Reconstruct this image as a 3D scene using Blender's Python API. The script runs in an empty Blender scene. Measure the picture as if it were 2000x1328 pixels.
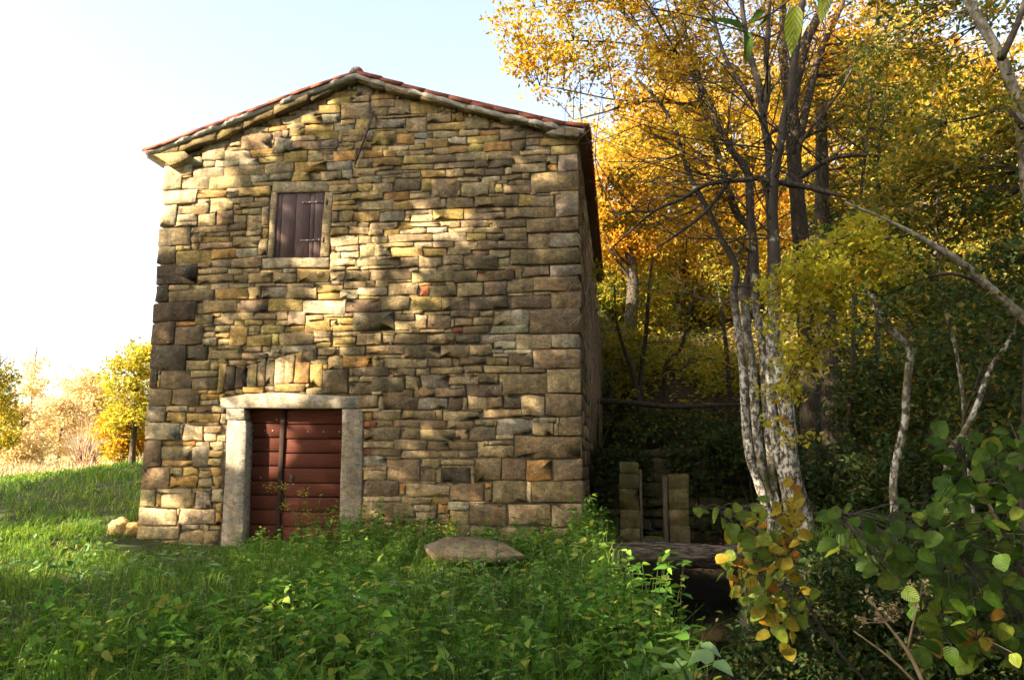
import bpy, bmesh, math, random
import numpy as np
from mathutils import Vector, Matrix, noise as mnoise

random.seed(7)
RNG = np.random.default_rng(11)
SC = bpy.context.scene
COL = SC.collection
R = math.radians

# ------------------------------------------------------------------ camera
CAM = np.array([7.5674, -11.9462, 1.1623])
YAW, PITCH, ROLL, FPX = 0.1345, 0.1521, 0.0018, 1547.24
_fw = np.array([-math.sin(YAW) * math.cos(PITCH), math.cos(YAW) * math.cos(PITCH), math.sin(PITCH)])
_r = np.array([math.cos(YAW), math.sin(YAW), 0.0])
_u = np.cross(_r, _fw)
_r2 = _r * math.cos(ROLL) + _u * math.sin(ROLL)
_u2 = np.cross(_r2, _fw)
cd = bpy.data.cameras.new('camera')
cd.sensor_width = 36.0
cd.lens = FPX / 2000 * 36.0
cd.clip_start = 0.05
cd.clip_end = 2000
cam = bpy.data.objects.new('camera', cd)
COL.objects.link(cam)
m = Matrix.Identity(4)
for i in range(3):
    m[i][0], m[i][1], m[i][2], m[i][3] = _r2[i], _u2[i], -_fw[i], CAM[i]
cam.matrix_world = m
SC.camera = cam

# ------------------------------------------------------------------ light
SUN_A, SUN_EL = R(36), R(29)          # azimuth measured from -X towards -Y
SUNV = np.array([-math.cos(SUN_EL) * math.cos(SUN_A), -math.cos(SUN_EL) * math.sin(SUN_A), math.sin(SUN_EL)])
w = bpy.data.worlds.new('World')
SC.world = w
w.use_nodes = True
nt = w.node_tree
sky = nt.nodes.new('ShaderNodeTexSky')
sky.sky_type = 'NISHITA'
sky.sun_disc = False
sky.sun_elevation = SUN_EL
sky.sun_rotation = math.atan2(SUNV[0], SUNV[1])
sky.dust_density = 3.0
sky.air_density = 1.0
sky.ozone_density = 1.0
bg = nt.nodes['Background']
bg.inputs[1].default_value = 0.105
hs = nt.nodes.new('ShaderNodeHueSaturation')      # thin high haze over the whole sky
hs.inputs['Saturation'].default_value = 0.72
nt.links.new(sky.outputs[0], hs.inputs['Color'])
nt.links.new(hs.outputs[0], bg.inputs[0])
sd = bpy.data.lights.new('sun', 'SUN')
sd.energy = 5.0
sd.angle = R(0.55)
sd.color = (1.0, 0.87, 0.68)
sun = bpy.data.objects.new('sun', sd)
COL.objects.link(sun)
sun.rotation_euler = Vector(-SUNV).to_track_quat('-Z', 'Y').to_euler()
SC.view_settings.view_transform = 'Standard'
SC.view_settings.look = 'None'
SC.view_settings.exposure = 2.38
SC.view_settings.gamma = 1.0
SC.cycles.use_denoising = True
SC.cycles.max_bounces = 12
SC.cycles.diffuse_bounces = 9
SC.cycles.transmission_bounces = 8
SC.cycles.transparent_max_bounces = 4
SC.cycles.use_adaptive_sampling = True
SC.cycles.adaptive_threshold = 0.02


# ------------------------------------------------------------------ helpers
def ray(px, py):
    return _fw + _r2 * ((px - 1000) / FPX) - _u2 * ((py - 664) / FPX)


def PY(px, py, y=0.0):
    d = ray(px, py)
    return CAM + d * ((y - CAM[1]) / d[1])


def PD(px, py, depth):
    return CAM + ray(px, py) * depth


def hnoise(x, y, s=1.0, seed=0.0):
    return mnoise.noise((x * s + seed, y * s - seed, seed * 1.7))


def mesh_from(name, verts, faces_flat, loop_tot, mat=None, smooth=False, col=None):
    """fast mesh: verts Nx3, faces_flat 1-D vertex ids, loop_tot ids per face"""
    me = bpy.data.meshes.new(name)
    verts = np.asarray(verts, dtype=np.float32)
    faces_flat = np.asarray(faces_flat, dtype=np.int32)
    loop_tot = np.asarray(loop_tot, dtype=np.int32)
    me.vertices.add(len(verts))
    me.vertices.foreach_set('co', verts.ravel())
    me.loops.add(len(faces_flat))
    me.loops.foreach_set('vertex_index', faces_flat)
    me.polygons.add(len(loop_tot))
    st = np.zeros(len(loop_tot), dtype=np.int32)
    st[1:] = np.cumsum(loop_tot)[:-1]
    me.polygons.foreach_set('loop_start', st)
    if smooth:
        me.polygons.foreach_set('use_smooth', np.ones(len(loop_tot), dtype=bool))
    me.update(calc_edges=True)
    if col is not None:
        at = me.color_attributes.new('Col', 'FLOAT_COLOR', 'POINT')
        c = np.ones((len(verts), 4), dtype=np.float32)
        c[:, :3] = col
        at.data.foreach_set('color', c.ravel())
    if mat:
        me.materials.append(mat)
    return me


class MB:
    """collects polygons into one mesh"""
    def __init__(self):
        self.v, self.f, self.c = [], [], []

    def add(self, verts, faces, col=(1, 1, 1)):
        o = len(self.v)
        self.v += [tuple(p) for p in verts]
        self.f += [tuple(i + o for i in f) for f in faces]
        self.c += [col] * len(verts)
        return o

    def box(self, x0, x1, y0, y1, z0, z1, col=(1, 1, 1)):
        v = [(x0, y0, z0), (x1, y0, z0), (x1, y1, z0), (x0, y1, z0), (x0, y0, z1), (x1, y0, z1), (x1, y1, z1), (x0, y1, z1)]
        self.add(v, [(0, 3, 2, 1), (4, 5, 6, 7), (0, 1, 5, 4), (1, 2, 6, 5), (2, 3, 7, 6), (3, 0, 4, 7)], col)

    def mesh(self, name, mat, smooth=False):
        ff = [i for f in self.f for i in f]
        return mesh_from(name, self.v, ff, [len(f) for f in self.f], mat, smooth, np.array(self.c))

    def build(self, name, mat, parent=None, smooth=False):
        return link(name, self.mesh(name, mat, smooth), parent)


def link(name, me, parent=None, loc=None):
    o = bpy.data.objects.new(name, me)
    COL.objects.link(o)
    if parent is not None:
        o.parent = parent
    if loc is not None:
        o.location = loc
    return o


def tag(o, label=None, cat=None, group=None, kind=None):
    if label: o['label'] = label
    if cat: o['category'] = cat
    if group: o['group'] = group
    if kind: o['kind'] = kind
    return o


def thing(name, label, cat, group=None):
    return tag(link(name, None), label, cat, group)


def smooth_path(pts, n=4):
    """Catmull-Rom"""
    P = [np.asarray(p, float) for p in pts]
    P = [2 * P[0] - P[1]] + P + [2 * P[-1] - P[-2]]
    out = []
    for i in range(1, len(P) - 2):
        for k in range(n):
            t = k / n
            a, b, c, d = P[i - 1], P[i], P[i + 1], P[i + 2]
            out.append(0.5 * ((2 * b) + (c - a) * t + (2 * a - 5 * b + 4 * c - d) * t * t + (-a + 3 * b - 3 * c + d) * t ** 3))
    out.append(P[-2])
    return out


def tube(mb, path, radii, sides=8, rough=0.0, cap=True):
    path = [np.asarray(p, float) for p in path]
    n = len(path)
    rad = np.interp(np.linspace(0, 1, n), np.linspace(0, 1, len(radii)), radii)
    t0 = path[1] - path[0]
    ref = np.array([0, 0, 1.0]) if abs(t0[2]) < 0.8 * np.linalg.norm(t0) else np.array([1.0, 0, 0])
    vs = []
    for i in range(n):
        t = path[min(i + 1, n - 1)] - path[max(i - 1, 0)]
        t = t / (np.linalg.norm(t) + 1e-9)
        a = np.cross(t, ref); a /= np.linalg.norm(a) + 1e-9
        b = np.cross(t, a)
        ref = np.cross(a, t)
        for k in range(sides):
            th = 2 * math.pi * k / sides
            rr = rad[i] * (1 + (rough * random.uniform(-1, 1) if rough else 0))
            vs.append(path[i] + (a * math.cos(th) + b * math.sin(th)) * rr)
    fs = []
    for i in range(n - 1):
        for k in range(sides):
            k2 = (k + 1) % sides
            fs.append((i * sides + k, i * sides + k2, (i + 1) * sides + k2, (i + 1) * sides + k))
    if cap:
        fs.append(tuple(range(sides - 1, -1, -1)))
        fs.append(tuple((n - 1) * sides + k for k in range(sides)))
    mb.add(vs, fs)


# ------------------------------------------------------------------ materials
def new_mat(name):
    mt = bpy.data.materials.new(name)
    mt.use_nodes = True
    n = mt.node_tree.nodes
    return mt, n, mt.node_tree.links, n['Principled BSDF']


def ramp(n, stops):
    cr = n.new('ShaderNodeValToRGB')
    e = cr.color_ramp.elements
    while len(e) < len(stops): e.new(0.5)
    for k, (p, c) in enumerate(stops):
        e[k].position = p
        e[k].color = (*c, 1)
    return cr


def noise_tex(n, l, scale, detail=6, rough=0.6, coord=None, vec_scale=None):
    t = n.new('ShaderNodeTexNoise')
    t.inputs['Scale'].default_value = scale
    t.inputs['Detail'].default_value = detail
    t.inputs['Roughness'].default_value = rough
    if coord is not None:
        if vec_scale:
            mp = n.new('ShaderNodeMapping')
            mp.inputs['Scale'].default_value = vec_scale
            l.new(coord, mp.inputs['Vector'])
            l.new(mp.outputs[0], t.inputs['Vector'])
        else:
            l.new(coord, t.inputs['Vector'])
    return t


def mixc(n, l, fac, a, b, mode='MIX'):
    mx = n.new('ShaderNodeMix')
    mx.data_type = 'RGBA'
    mx.blend_type = mode
    for s, v in ((mx.inputs[0], fac), (mx.inputs[6], a), (mx.inputs[7], b)):
        if isinstance(v, (int, float)): s.default_value = v
        elif isinstance(v, tuple): s.default_value = (*v, 1)
        else: l.new(v, s)
    return mx.outputs[2]


def bump(n, l, h, strength, dist, bsdf):
    b = n.new('ShaderNodeBump')
    b.inputs['Strength'].default_value = strength
    b.inputs['Distance'].default_value = dist
    l.new(h, b.inputs['Height'])
    l.new(b.outputs[0], bsdf.inputs['Normal'])


def geo_pos(n):
    return n.new('ShaderNodeNewGeometry').outputs['Position']


def stone_mat(name, lichen=0.5, use_attr=True, base=(0.3, 0.25, 0.18), bstr=0.6, dirt=1.0, moss=0.0):
    mt, n, l, b = new_mat(name)
    pos = geo_pos(n)
    if use_attr:
        a = n.new('ShaderNodeVertexColor'); a.layer_name = 'Col'
        c = a.outputs[0]
    else:
        c = base
    n1 = noise_tex(n, l, 11, 9, 0.74, pos, (1, 1, 1.6))
    r1 = ramp(n, [(0.32, (0.45, 0.44, 0.42)), (0.5, (0.95, 0.95, 0.94)), (0.68, (1.5, 1.44, 1.3))])
    l.new(n1.outputs[0], r1.inputs[0])
    c = mixc(n, l, 1.0, c, r1.outputs[0], 'MULTIPLY')
    # warm / cool drift inside a stone
    n2 = noise_tex(n, l, 4.3, 4, 0.6, pos)
    r2 = ramp(n, [(0.35, (1.16, 1.0, 0.78)), (0.62, (0.96, 0.97, 0.96))])
    l.new(n2.outputs[0], r2.inputs[0])
    c = mixc(n, l, 0.75, c, r2.outputs[0], 'MULTIPLY')
    # dark weathering blotches
    n3 = noise_tex(n, l, 2.1, 7, 0.72, pos)
    r3 = ramp(n, [(0.47, (0, 0, 0)), (0.66, (1, 1, 1))])
    l.new(n3.outputs[0], r3.inputs[0])
    md = n.new('ShaderNodeMath'); md.operation = 'MULTIPLY'; md.inputs[1].default_value = 0.62 * dirt
    l.new(r3.outputs[0], md.inputs[0])
    c = mixc(n, l, md.outputs[0], c, (0.075, 0.062, 0.048))
    # fine pits and grit
    n5 = noise_tex(n, l, 48, 4, 0.7, pos)
    r5 = ramp(n, [(0.36, (0.5, 0.49, 0.47)), (0.5, (1, 1, 1)), (0.66, (1.4, 1.36, 1.26))]); l.new(n5.outputs[0], r5.inputs[0])
    c = mixc(n, l, 0.7, c, r5.outputs[0], 'MULTIPLY')
    # rain streaks run down across the stones
    n6 = noise_tex(n, l, 3.2, 5, 0.65, pos, (1.6, 1, 0.28))
    r6 = ramp(n, [(0.40, (0.62, 0.60, 0.56)), (0.55, (1, 1, 1))]); l.new(n6.outputs[0], r6.inputs[0])
    c = mixc(n, l, 0.8, c, r6.outputs[0], 'MULTIPLY')
    if moss:
        n7 = noise_tex(n, l, 5.5, 6, 0.7, pos)
        r7 = ramp(n, [(0.47, (0, 0, 0)), (0.58, (1, 1, 1))]); l.new(n7.outputs[0], r7.inputs[0])
        mq = n.new('ShaderNodeMath'); mq.operation = 'MULTIPLY'; mq.inputs[1].default_value = moss; l.new(r7.outputs[0], mq.inputs[0])
        c = mixc(n, l, mq.outputs[0], c, (0.085, 0.08, 0.014))
    # pale lichen specks
    v = n.new('ShaderNodeTexVoronoi'); v.inputs['Scale'].default_value = 22; l.new(pos, v.inputs['Vector'])
    rv = ramp(n, [(0.12, (1, 1, 1)), (0.24, (0, 0, 0))]); l.new(v.outputs['Distance'], rv.inputs[0])
    n4 = noise_tex(n, l, 3.0, 5, 0.7, pos)
    r4 = ramp(n, [(0.52, (0, 0, 0)), (0.66, (1, 1, 1))]); l.new(n4.outputs[0], r4.inputs[0])
    ml = n.new('ShaderNodeMath'); ml.operation = 'MULTIPLY'; l.new(rv.outputs[0], ml.inputs[0]); l.new(r4.outputs[0], ml.inputs[1])
    ml2 = n.new('ShaderNodeMath'); ml2.operation = 'MULTIPLY'; ml2.inputs[1].default_value = lichen; l.new(ml.outputs[0], ml2.inputs[0])
    c = mixc(n, l, ml2.outputs[0], c, (0.55, 0.52, 0.42))
    l.new(c, b.inputs['Base Color'])
    b.inputs['Roughness'].default_value = 0.93
    b.inputs['Specular IOR Level'].default_value = 0.2
    nb = noise_tex(n, l, 30, 9, 0.8, pos)
    nb2 = noise_tex(n, l, 7, 5, 0.6, pos, (1, 1, 2.2))
    ad = n.new('ShaderNodeMath'); ad.operation = 'MULTIPLY_ADD'; l.new(nb2.outputs[0], ad.inputs[0]); ad.inputs[1].default_value = .3; l.new(nb.outputs[0], ad.inputs[2])
    bump(n, l, ad.outputs[0], bstr, 0.018, b)
    return mt


def simple_mat(name, c1, c2, scale=8, rough=0.85, bstr=0.4, bdist=0.01, vec=None, spec=0.25, detail=6):
    mt, n, l, b = new_mat(name)
    pos = geo_pos(n)
    t = noise_tex(n, l, scale, detail, 0.65, pos, vec)
    r1 = ramp(n, [(0.33, c1), (0.67, c2)])
    l.new(t.outputs[0], r1.inputs[0])
    l.new(r1.outputs[0], b.inputs['Base Color'])
    b.inputs['Roughness'].default_value = rough
    b.inputs['Specular IOR Level'].default_value = spec
    bump(n, l, t.outputs[0], bstr, bdist, b)
    return mt


def leaf_mat(name, stops, trans=0.45, gloss=0.06, patch=None, pscale=0.5):
    """stops: colour ramp over one random number per leaf; patch: second ramp mixed in by region"""
    mt, n, l, b = new_mat(name)
    n.remove(b)
    out = n['Material Output']
    g = n.new('ShaderNodeNewGeometry')
    cr = ramp(n, stops)
    cr.color_ramp.interpolation = 'LINEAR'
    l.new(g.outputs['Random Per Island'], cr.inputs[0])
    c = cr.outputs[0]
    if patch:
        cr2 = ramp(n, patch)
        l.new(g.outputs['Random Per Island'], cr2.inputs[0])
        t = noise_tex(n, l, pscale, 3, 0.6, g.outputs['Position'])
        rr = ramp(n, [(0.42, (0, 0, 0)), (0.58, (1, 1, 1))]); l.new(t.outputs[0], rr.inputs[0])
        c = mixc(n, l, rr.outputs[0], c, cr2.outputs[0])
    d = n.new('ShaderNodeBsdfDiffuse'); l.new(c, d.inputs[0])
    tr = n.new('ShaderNodeBsdfTranslucent'); l.new(c, tr.inputs[0])
    mx = n.new('ShaderNodeMixShader'); mx.inputs[0].default_value = trans
    l.new(d.outputs[0], mx.inputs[1]); l.new(tr.outputs[0], mx.inputs[2])
    res = mx.outputs[0]
    if gloss:
        gl = n.new('ShaderNodeBsdfGlossy'); gl.inputs['Roughness'].default_value = 0.72
        m2 = n.new('ShaderNodeMixShader'); m2.inputs[0].default_value = gloss
        l.new(res, m2.inputs[1]); l.new(gl.outputs[0], m2.inputs[2]); res = m2.outputs[0]
    l.new(res, out.inputs[0])
    return mt


M = {}
M['stone'] = stone_mat('sandstone', 0.9, bstr=0.85)
M['dressed'] = stone_mat('dressed_stone', 0.25, bstr=0.45, dirt=0.5)
M['mossy'] = stone_mat('mossy_stone', 0.15, bstr=0.9, dirt=1.2, moss=.85)
M['mortar'] = simple_mat('lime_mortar', (0.09, 0.068, 0.042), (0.34, 0.27, 0.175), 14, 0.95, 0.9, 0.03)
M['pale_mortar'] = simple_mat('pale_mortar', (0.42, 0.37, 0.29), (0.62, 0.56, 0.46), 20, 0.95, 0.8, 0.02)
M['tile'] = simple_mat('roof_tile', (0.14, 0.040, 0.020), (0.30, 0.085, 0.038), 7, 0.85, 0.5, 0.01)
M['door'] = simple_mat('door_boards', (0.062, 0.019, 0.011), (0.115, 0.034, 0.018), 5, 0.8, 0.12, 0.003, (1.0, 8, 14), 0.12)
M['door_strip'] = simple_mat('door_cover_strip', (0.022, 0.013, 0.009), (0.045, 0.024, 0.016), 5, 0.8, 0.2, 0.004, (16, 8, 1.2), 0.12)
M['shutter'] = simple_mat('shutter_boards', (0.055, 0.032, 0.027), (0.115, 0.064, 0.054), 5, 0.7, 0.4, 0.006, (16, 8, 1.2), 0.3)
M['iron'] = simple_mat('rusty_iron', (0.03, 0.022, 0.02), (0.10, 0.05, 0.035), 30, 0.7, 0.4, 0.004, None, 0.5)
M['nail'] = simple_mat('bright_nail', (0.45, 0.42, 0.38), (0.6, 0.56, 0.5), 30, 0.5, 0.2, 0.002, None, 0.5)
M['wood_old'] = simple_mat('weathered_timber', (0.06, 0.042, 0.026), (0.17, 0.125, 0.075), 5, 0.9, 0.8, 0.02, (14, 14, 1.5))
M['bark'] = simple_mat('dark_bark', (0.028, 0.021, 0.014), (0.10, 0.078, 0.052), 9, 0.95, 1.0, 0.03, (3, 3, 0.8))
M['twig'] = simple_mat('twig_bark', (0.035, 0.026, 0.018), (0.085, 0.065, 0.045), 16, 0.95, 0.5, 0.01)
M['stalk'] = simple_mat('dry_stalk', (0.24, 0.16, 0.09), (0.42, 0.30, 0.18), 20, 0.9, 0.3, 0.005)
M['greenstalk'] = simple_mat('green_stalk', (0.06, 0.09, 0.02), (0.12, 0.15, 0.04), 20, 0.8, 0.2, 0.004)


def lichen_bark():
    mt, n, l, b = new_mat('lichen_bark')
    pos = geo_pos(n)
    t = noise_tex(n, l, 11, 8, 0.72, pos, (1.5, 1.5, 1.0))
    r1 = ramp(n, [(0.44, (0.065, 0.05, 0.034)), (0.49, (0.15, 0.12, 0.075)), (0.535, (0.50, 0.46, 0.38)), (0.7, (0.68, 0.64, 0.55))])
    l.new(t.outputs[0], r1.inputs[0])
    t2 = noise_tex(n, l, 2.0, 4, 0.6, pos)
    r2 = ramp(n, [(0.5, (0, 0, 0)), (0.66, (1, 1, 1))]); l.new(t2.outputs[0], r2.inputs[0])
    c = mixc(n, l, r2.outputs[0], r1.outputs[0], (0.13, 0.11, 0.045))
    # upper stems painted dark as shaded silhouettes; pale lichen shows lower down
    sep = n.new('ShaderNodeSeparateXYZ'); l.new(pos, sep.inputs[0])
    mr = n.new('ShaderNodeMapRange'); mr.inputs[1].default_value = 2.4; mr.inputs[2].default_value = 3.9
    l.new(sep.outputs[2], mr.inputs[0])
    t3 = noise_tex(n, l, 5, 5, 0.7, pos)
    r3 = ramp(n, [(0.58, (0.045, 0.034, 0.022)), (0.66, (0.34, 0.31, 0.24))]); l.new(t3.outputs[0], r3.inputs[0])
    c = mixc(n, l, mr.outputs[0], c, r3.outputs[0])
    l.new(c, b.inputs['Base Color'])
    b.inputs['Roughness'].default_value = 0.95
    bump(n, l, t.outputs[0], 0.7, 0.02, b)
    return mt


M['lichen_bark'] = lichen_bark()
M['pale_bark'] = simple_mat('pale_mottled_bark', (0.075, 0.058, 0.038), (0.40, 0.35, 0.26), 16, 0.95, 0.8, 0.02, (1.4, 1.4, .9), .2, 8)
G1, G2, Y1, Y2, O1 = (0.035, 0.075, 0.014), (0.085, 0.14, 0.024), (0.52, 0.34, 0.035), (0.36, 0.27, 0.035), (0.48, 0.22, 0.022)
M['gold_leaf'] = leaf_mat('golden_leaf', [(0.0, (0.26, 0.20, 0.014)), (0.25, (0.54, 0.34, 0.016)), (0.6, (0.62, 0.38, 0.018)), (0.85, (0.52, 0.22, 0.010)), (1.0, (0.25, 0.10, 0.010))], 0.55, 0.02,
                          patch=[(0.0, (0.16, 0.17, 0.014)), (0.5, (0.46, 0.35, 0.018)), (1.0, (0.56, 0.31, 0.015))], pscale=0.6)
M['orange_leaf'] = leaf_mat('orange_leaf', [(0.0, (0.48, 0.28, 0.014)), (0.5, (0.60, 0.32, 0.014)), (1.0, (0.48, 0.17, 0.009))], 0.55, 0.02,
                            patch=[(0.0, (0.34, 0.28, 0.016)), (1.0, (0.62, 0.38, 0.018))], pscale=0.35)
M['olive_leaf'] = leaf_mat('olive_leaf', [(0.0, (0.10, 0.13, 0.014)), (0.4, (0.22, 0.21, 0.018)), (0.75, (0.42, 0.30, 0.02)), (1.0, (0.5, 0.25, 0.015))], 0.5, 0.02,
                           patch=[(0.0, (0.05, 0.085, 0.015)), (0.6, (0.12, 0.14, 0.02)), (1.0, (0.26, 0.21, 0.025))], pscale=0.5)
M['mellow_leaf'] = leaf_mat('mellow_leaf', [(0.0, (0.16, 0.19, 0.015)), (0.4, (0.36, 0.31, 0.02)), (0.8, (0.56, 0.38, 0.02)), (1.0, (0.55, 0.27, 0.015))], 0.55, 0.02,
                            patch=[(0.0, (0.12, 0.17, 0.015)), (0.6, (0.28, 0.27, 0.02)), (1.0, (0.48, 0.33, 0.02))], pscale=0.5)
M['green_leaf'] = leaf_mat('understory_leaf', [(0.0, (0.03, 0.06, 0.012)), (0.6, (0.065, 0.11, 0.02)), (0.85, (0.17, 0.16, 0.018)), (1.0, (0.36, 0.22, 0.02))], 0.45, 0.02)
M['dark_leaf'] = leaf_mat('ivy_leaf', [(0.0, (0.018, 0.04, 0.008)), (0.7, (0.045, 0.08, 0.014)), (1.0, (0.14, 0.12, 0.018))], 0.35, 0.015)
M['maple_leaf'] = leaf_mat('maple_leaf', [(0.0, (0.24, 0.27, 0.018)), (0.5, (0.48, 0.43, 0.022)), (0.9, (0.62, 0.46, 0.025)), (1.0, (0.55, 0.28, 0.02))], 0.5, 0.02)
M['hazed_leaf'] = leaf_mat('hazed_autumn_leaf', [(0.0, (0.52, 0.43, 0.20)), (0.5, (0.68, 0.54, 0.27)), (1.0, (0.66, 0.44, 0.19))], 0.55, 0.02)  # distant haze and overexposure are put into this pale leaf colour
M['bright_leaf'] = leaf_mat('bright_yellow_leaf', [(0.0, (0.20, 0.24, 0.02)), (0.5, (0.46, 0.40, 0.03)), (1.0, (0.6, 0.38, 0.03))], 0.5, 0.02)
M['nettle'] = leaf_mat('nettle_leaf', [(0.0, (0.05, 0.14, 0.010)), (0.6, (0.115, 0.27, 0.018)), (0.93, (0.23, 0.38, 0.028)), (1.0, (0.42, 0.34, 0.04))], 0.42, 0.02)
M['weed'] = leaf_mat('weed_leaf', [(0.0, (0.08, 0.19, 0.025)), (0.8, (0.19, 0.34, 0.045)), (1.0, (0.30, 0.36, 0.05))], 0.4, 0.09)
M['lime_herb'] = leaf_mat('lime_herb_leaf', [(0.0, (0.12, 0.25, 0.02)), (0.7, (0.24, 0.38, 0.035)), (1.0, (0.45, 0.40, 0.05))], 0.45, 0.03)
M['grass'] = leaf_mat('grass_blade', [(0.0, (0.05, 0.12, 0.008)), (0.5, (0.13, 0.23, 0.014)), (0.93, (0.24, 0.33, 0.02)), (1.0, (0.40, 0.36, 0.08))], 0.5, 0.015,
                      patch=[(0.0, (0.05, 0.13, 0.014)), (0.8, (0.11, 0.22, 0.02)), (1.0, (0.3, 0.28, 0.08))], pscale=0.8)
M['straw'] = leaf_mat('straw', [(0.0, (0.30, 0.20, 0.09)), (0.6, (0.5, 0.37, 0.18)), (1.0, (0.62, 0.5, 0.28))], 0.35, 0.03)


def hazel_mat(name, c1, c2, trans):
    """blade with ribs: midrib, side veins, browned spots; one tone per leaf"""
    mt, n, l, b = new_mat(name)
    n.remove(b)
    out = n['Material Output']
    tc = n.new('ShaderNodeTexCoord'); oi = n.new('ShaderNodeObjectInfo')
    sep = n.new('ShaderNodeSeparateXYZ'); l.new(tc.outputs['Object'], sep.inputs[0])

    def mth(op, a, b_=None):
        k = n.new('ShaderNodeMath'); k.operation = op
        for s, v in ((k.inputs[0], a), (k.inputs[1], b_)):
            if v is None: continue
            if isinstance(v, (int, float)): s.default_value = v
            else: l.new(v, s)
        return k.outputs[0]
    ay = mth('ABSOLUTE', sep.outputs[1])
    v = mth('MULTIPLY', mth('SUBTRACT', sep.outputs[0], mth('MULTIPLY', ay, .75)), 7.0)
    f = mth('ABSOLUTE', mth('SUBTRACT', mth('FRACT', v), .5))
    side = mth('LESS_THAN', f, .07)
    mid = mth('LESS_THAN', ay, .016)
    vein = mth('MAXIMUM', side, mid)
    cr = ramp(n, [(0, c1), (1, c2)]); l.new(oi.outputs['Random'], cr.inputs[0])
    c = mixc(n, l, mth('MULTIPLY', vein, .16), cr.outputs[0], tuple(min(1, q * 2.0 + .02) for q in c2))
    g_ = n.new('ShaderNodeNewGeometry')
    t = noise_tex(n, l, 28, 4, .6, g_.outputs['Position'])
    r1 = ramp(n, [(.3, (.6, .6, .6)), (.7, (1.35, 1.3, 1.1))]); l.new(t.outputs[0], r1.inputs[0])
    c = mixc(n, l, 1.0, c, r1.outputs[0], 'MULTIPLY')
    t2 = noise_tex(n, l, 17, 3, .6, g_.outputs['Position'])
    r2 = ramp(n, [(.64, (0, 0, 0)), (.69, (1, 1, 1))]); l.new(t2.outputs[0], r2.inputs[0])
    c = mixc(n, l, mth('MULTIPLY', r2.outputs[0], .7), c, (.10, .055, .02))
    bp = n.new('ShaderNodeBump'); bp.inputs['Strength'].default_value = .6; bp.inputs['Distance'].default_value = .004
    l.new(mth('ADD', f, t.outputs[0]), bp.inputs['Height'])
    d = n.new('ShaderNodeBsdfDiffuse'); l.new(c, d.inputs[0]); l.new(bp.outputs[0], d.inputs['Normal'])
    tr = n.new('ShaderNodeBsdfTranslucent'); l.new(c, tr.inputs[0])
    mx = n.new('ShaderNodeMixShader'); mx.inputs[0].default_value = trans
    l.new(d.outputs[0], mx.inputs[1]); l.new(tr.outputs[0], mx.inputs[2])
    gl = n.new('ShaderNodeBsdfGlossy'); gl.inputs['Roughness'].default_value = .45; l.new(bp.outputs[0], gl.inputs['Normal'])
    m2 = n.new('ShaderNodeMixShader'); m2.inputs[0].default_value = .012
    l.new(mx.outputs[0], m2.inputs[1]); l.new(gl.outputs[0], m2.inputs[2]); l.new(m2.outputs[0], out.inputs[0])
    return mt


M['hazel_green'] = hazel_mat('hazel_green', (0.034, 0.078, 0.006), (0.070, 0.125, 0.009), .38)
M['hazel_lime'] = hazel_mat('hazel_lime', (0.09, 0.15, 0.014), (0.17, 0.21, 0.02), .42)
M['hazel_yellow'] = hazel_mat('hazel_yellow', (0.24, 0.21, 0.016), (0.36, 0.25, 0.018), .45)
M['hazel_orange'] = hazel_mat('hazel_orange', (0.36, 0.19, 0.014), (0.32, 0.13, 0.014), .45)
M['dead_leaf'] = leaf_mat('fallen_leaf', [(0.0, (0.12, 0.06, 0.025)), (0.6, (0.28, 0.15, 0.05)), (1.0, (0.45, 0.28, 0.08))], 0.2, 0.05)
M['white_petal'] = leaf_mat('white_petal', [(0.0, (0.7, 0.7, 0.64)), (1.0, (0.82, 0.82, 0.76))], 0.3, 0.02)
M['seed_head'] = leaf_mat('dry_seed_head', [(0.0, (0.36, 0.24, 0.10)), (1.0, (0.60, 0.46, 0.25))], 0.3, 0.02)


# ------------------------------------------------------------------ terrain
def sst(a, b, x):
    t = np.clip((x - a) / (b - a), 0, 1)
    return t * t * (3 - 2 * t)


def channel_x(y):
    """centre line and half width of the mill channel"""
    c = 8.42 + np.where(np.asarray(y) < -1.5, -0.11, 0.05) * (np.asarray(y) + 1.5)
    return c + 0.12 * np.sin(y * 0.9), 0.62 + 0.10 * np.sin(y * 1.3 + 1)


def ground_z(x, y):
    x = np.asarray(x, float); y = np.asarray(y, float)
    z = -0.045 * np.clip(-1.0 - y, 0, 14)
    # field behind and left of the house climbs gently
    up = 0.045 + 0.10 * sst(-13, -2, x)
    yy = np.clip(y, 0, None)
    climb = up * np.minimum(yy, 14) + 0.02 * np.clip(yy - 14, 0, 60)
    z = z + climb * (1 - sst(6.5, 8.0, x))
    # wooded slope behind the channel and to the right
    back = 1.25 * sst(3.4, 4.3, y) + 0.42 * np.clip(y - 4.0, 0, 45)
    right = 0.26 * np.clip(x - 10.4, 0, 30)
    side = sst(6.8, 8.0, x)
    side = side + (1 - side) * sst(10.8, 12.5, y) * sst(0.5, 4.5, x)
    z = z + np.maximum(back * side, 0) + right * sst(9.2, 11, x) * sst(-14, -3, y) + 0.10 * sst(9.3, 10.4, x)
    # trodden hollow along the foot of the wall
    z = z - 0.15 * sst(-4.5, -1.2, y) * (1 - sst(0.0, 0.5, y)) * sst(-.6, .8, x) * (1 - sst(6.6, 7.3, x))
    # low mound the sandstone slab rests on
    z = z + 0.17 * np.exp(-(((x - 5.72) / .7) ** 2 + ((y + 2.25) / .55) ** 2))
    # channel
    c, hw = channel_x(y)
    d = np.abs(x - c) - hw
    ch = (1 - sst(-0.12, np.where(x < c, 0.6, 0.32), d)) * (1 - sst(3.1, 3.6, y)) * sst(-9.5, -7.0, y) * (1 - .86 * sst(.35, .8, y))
    z = z - 1.55 * ch
    return z


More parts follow.
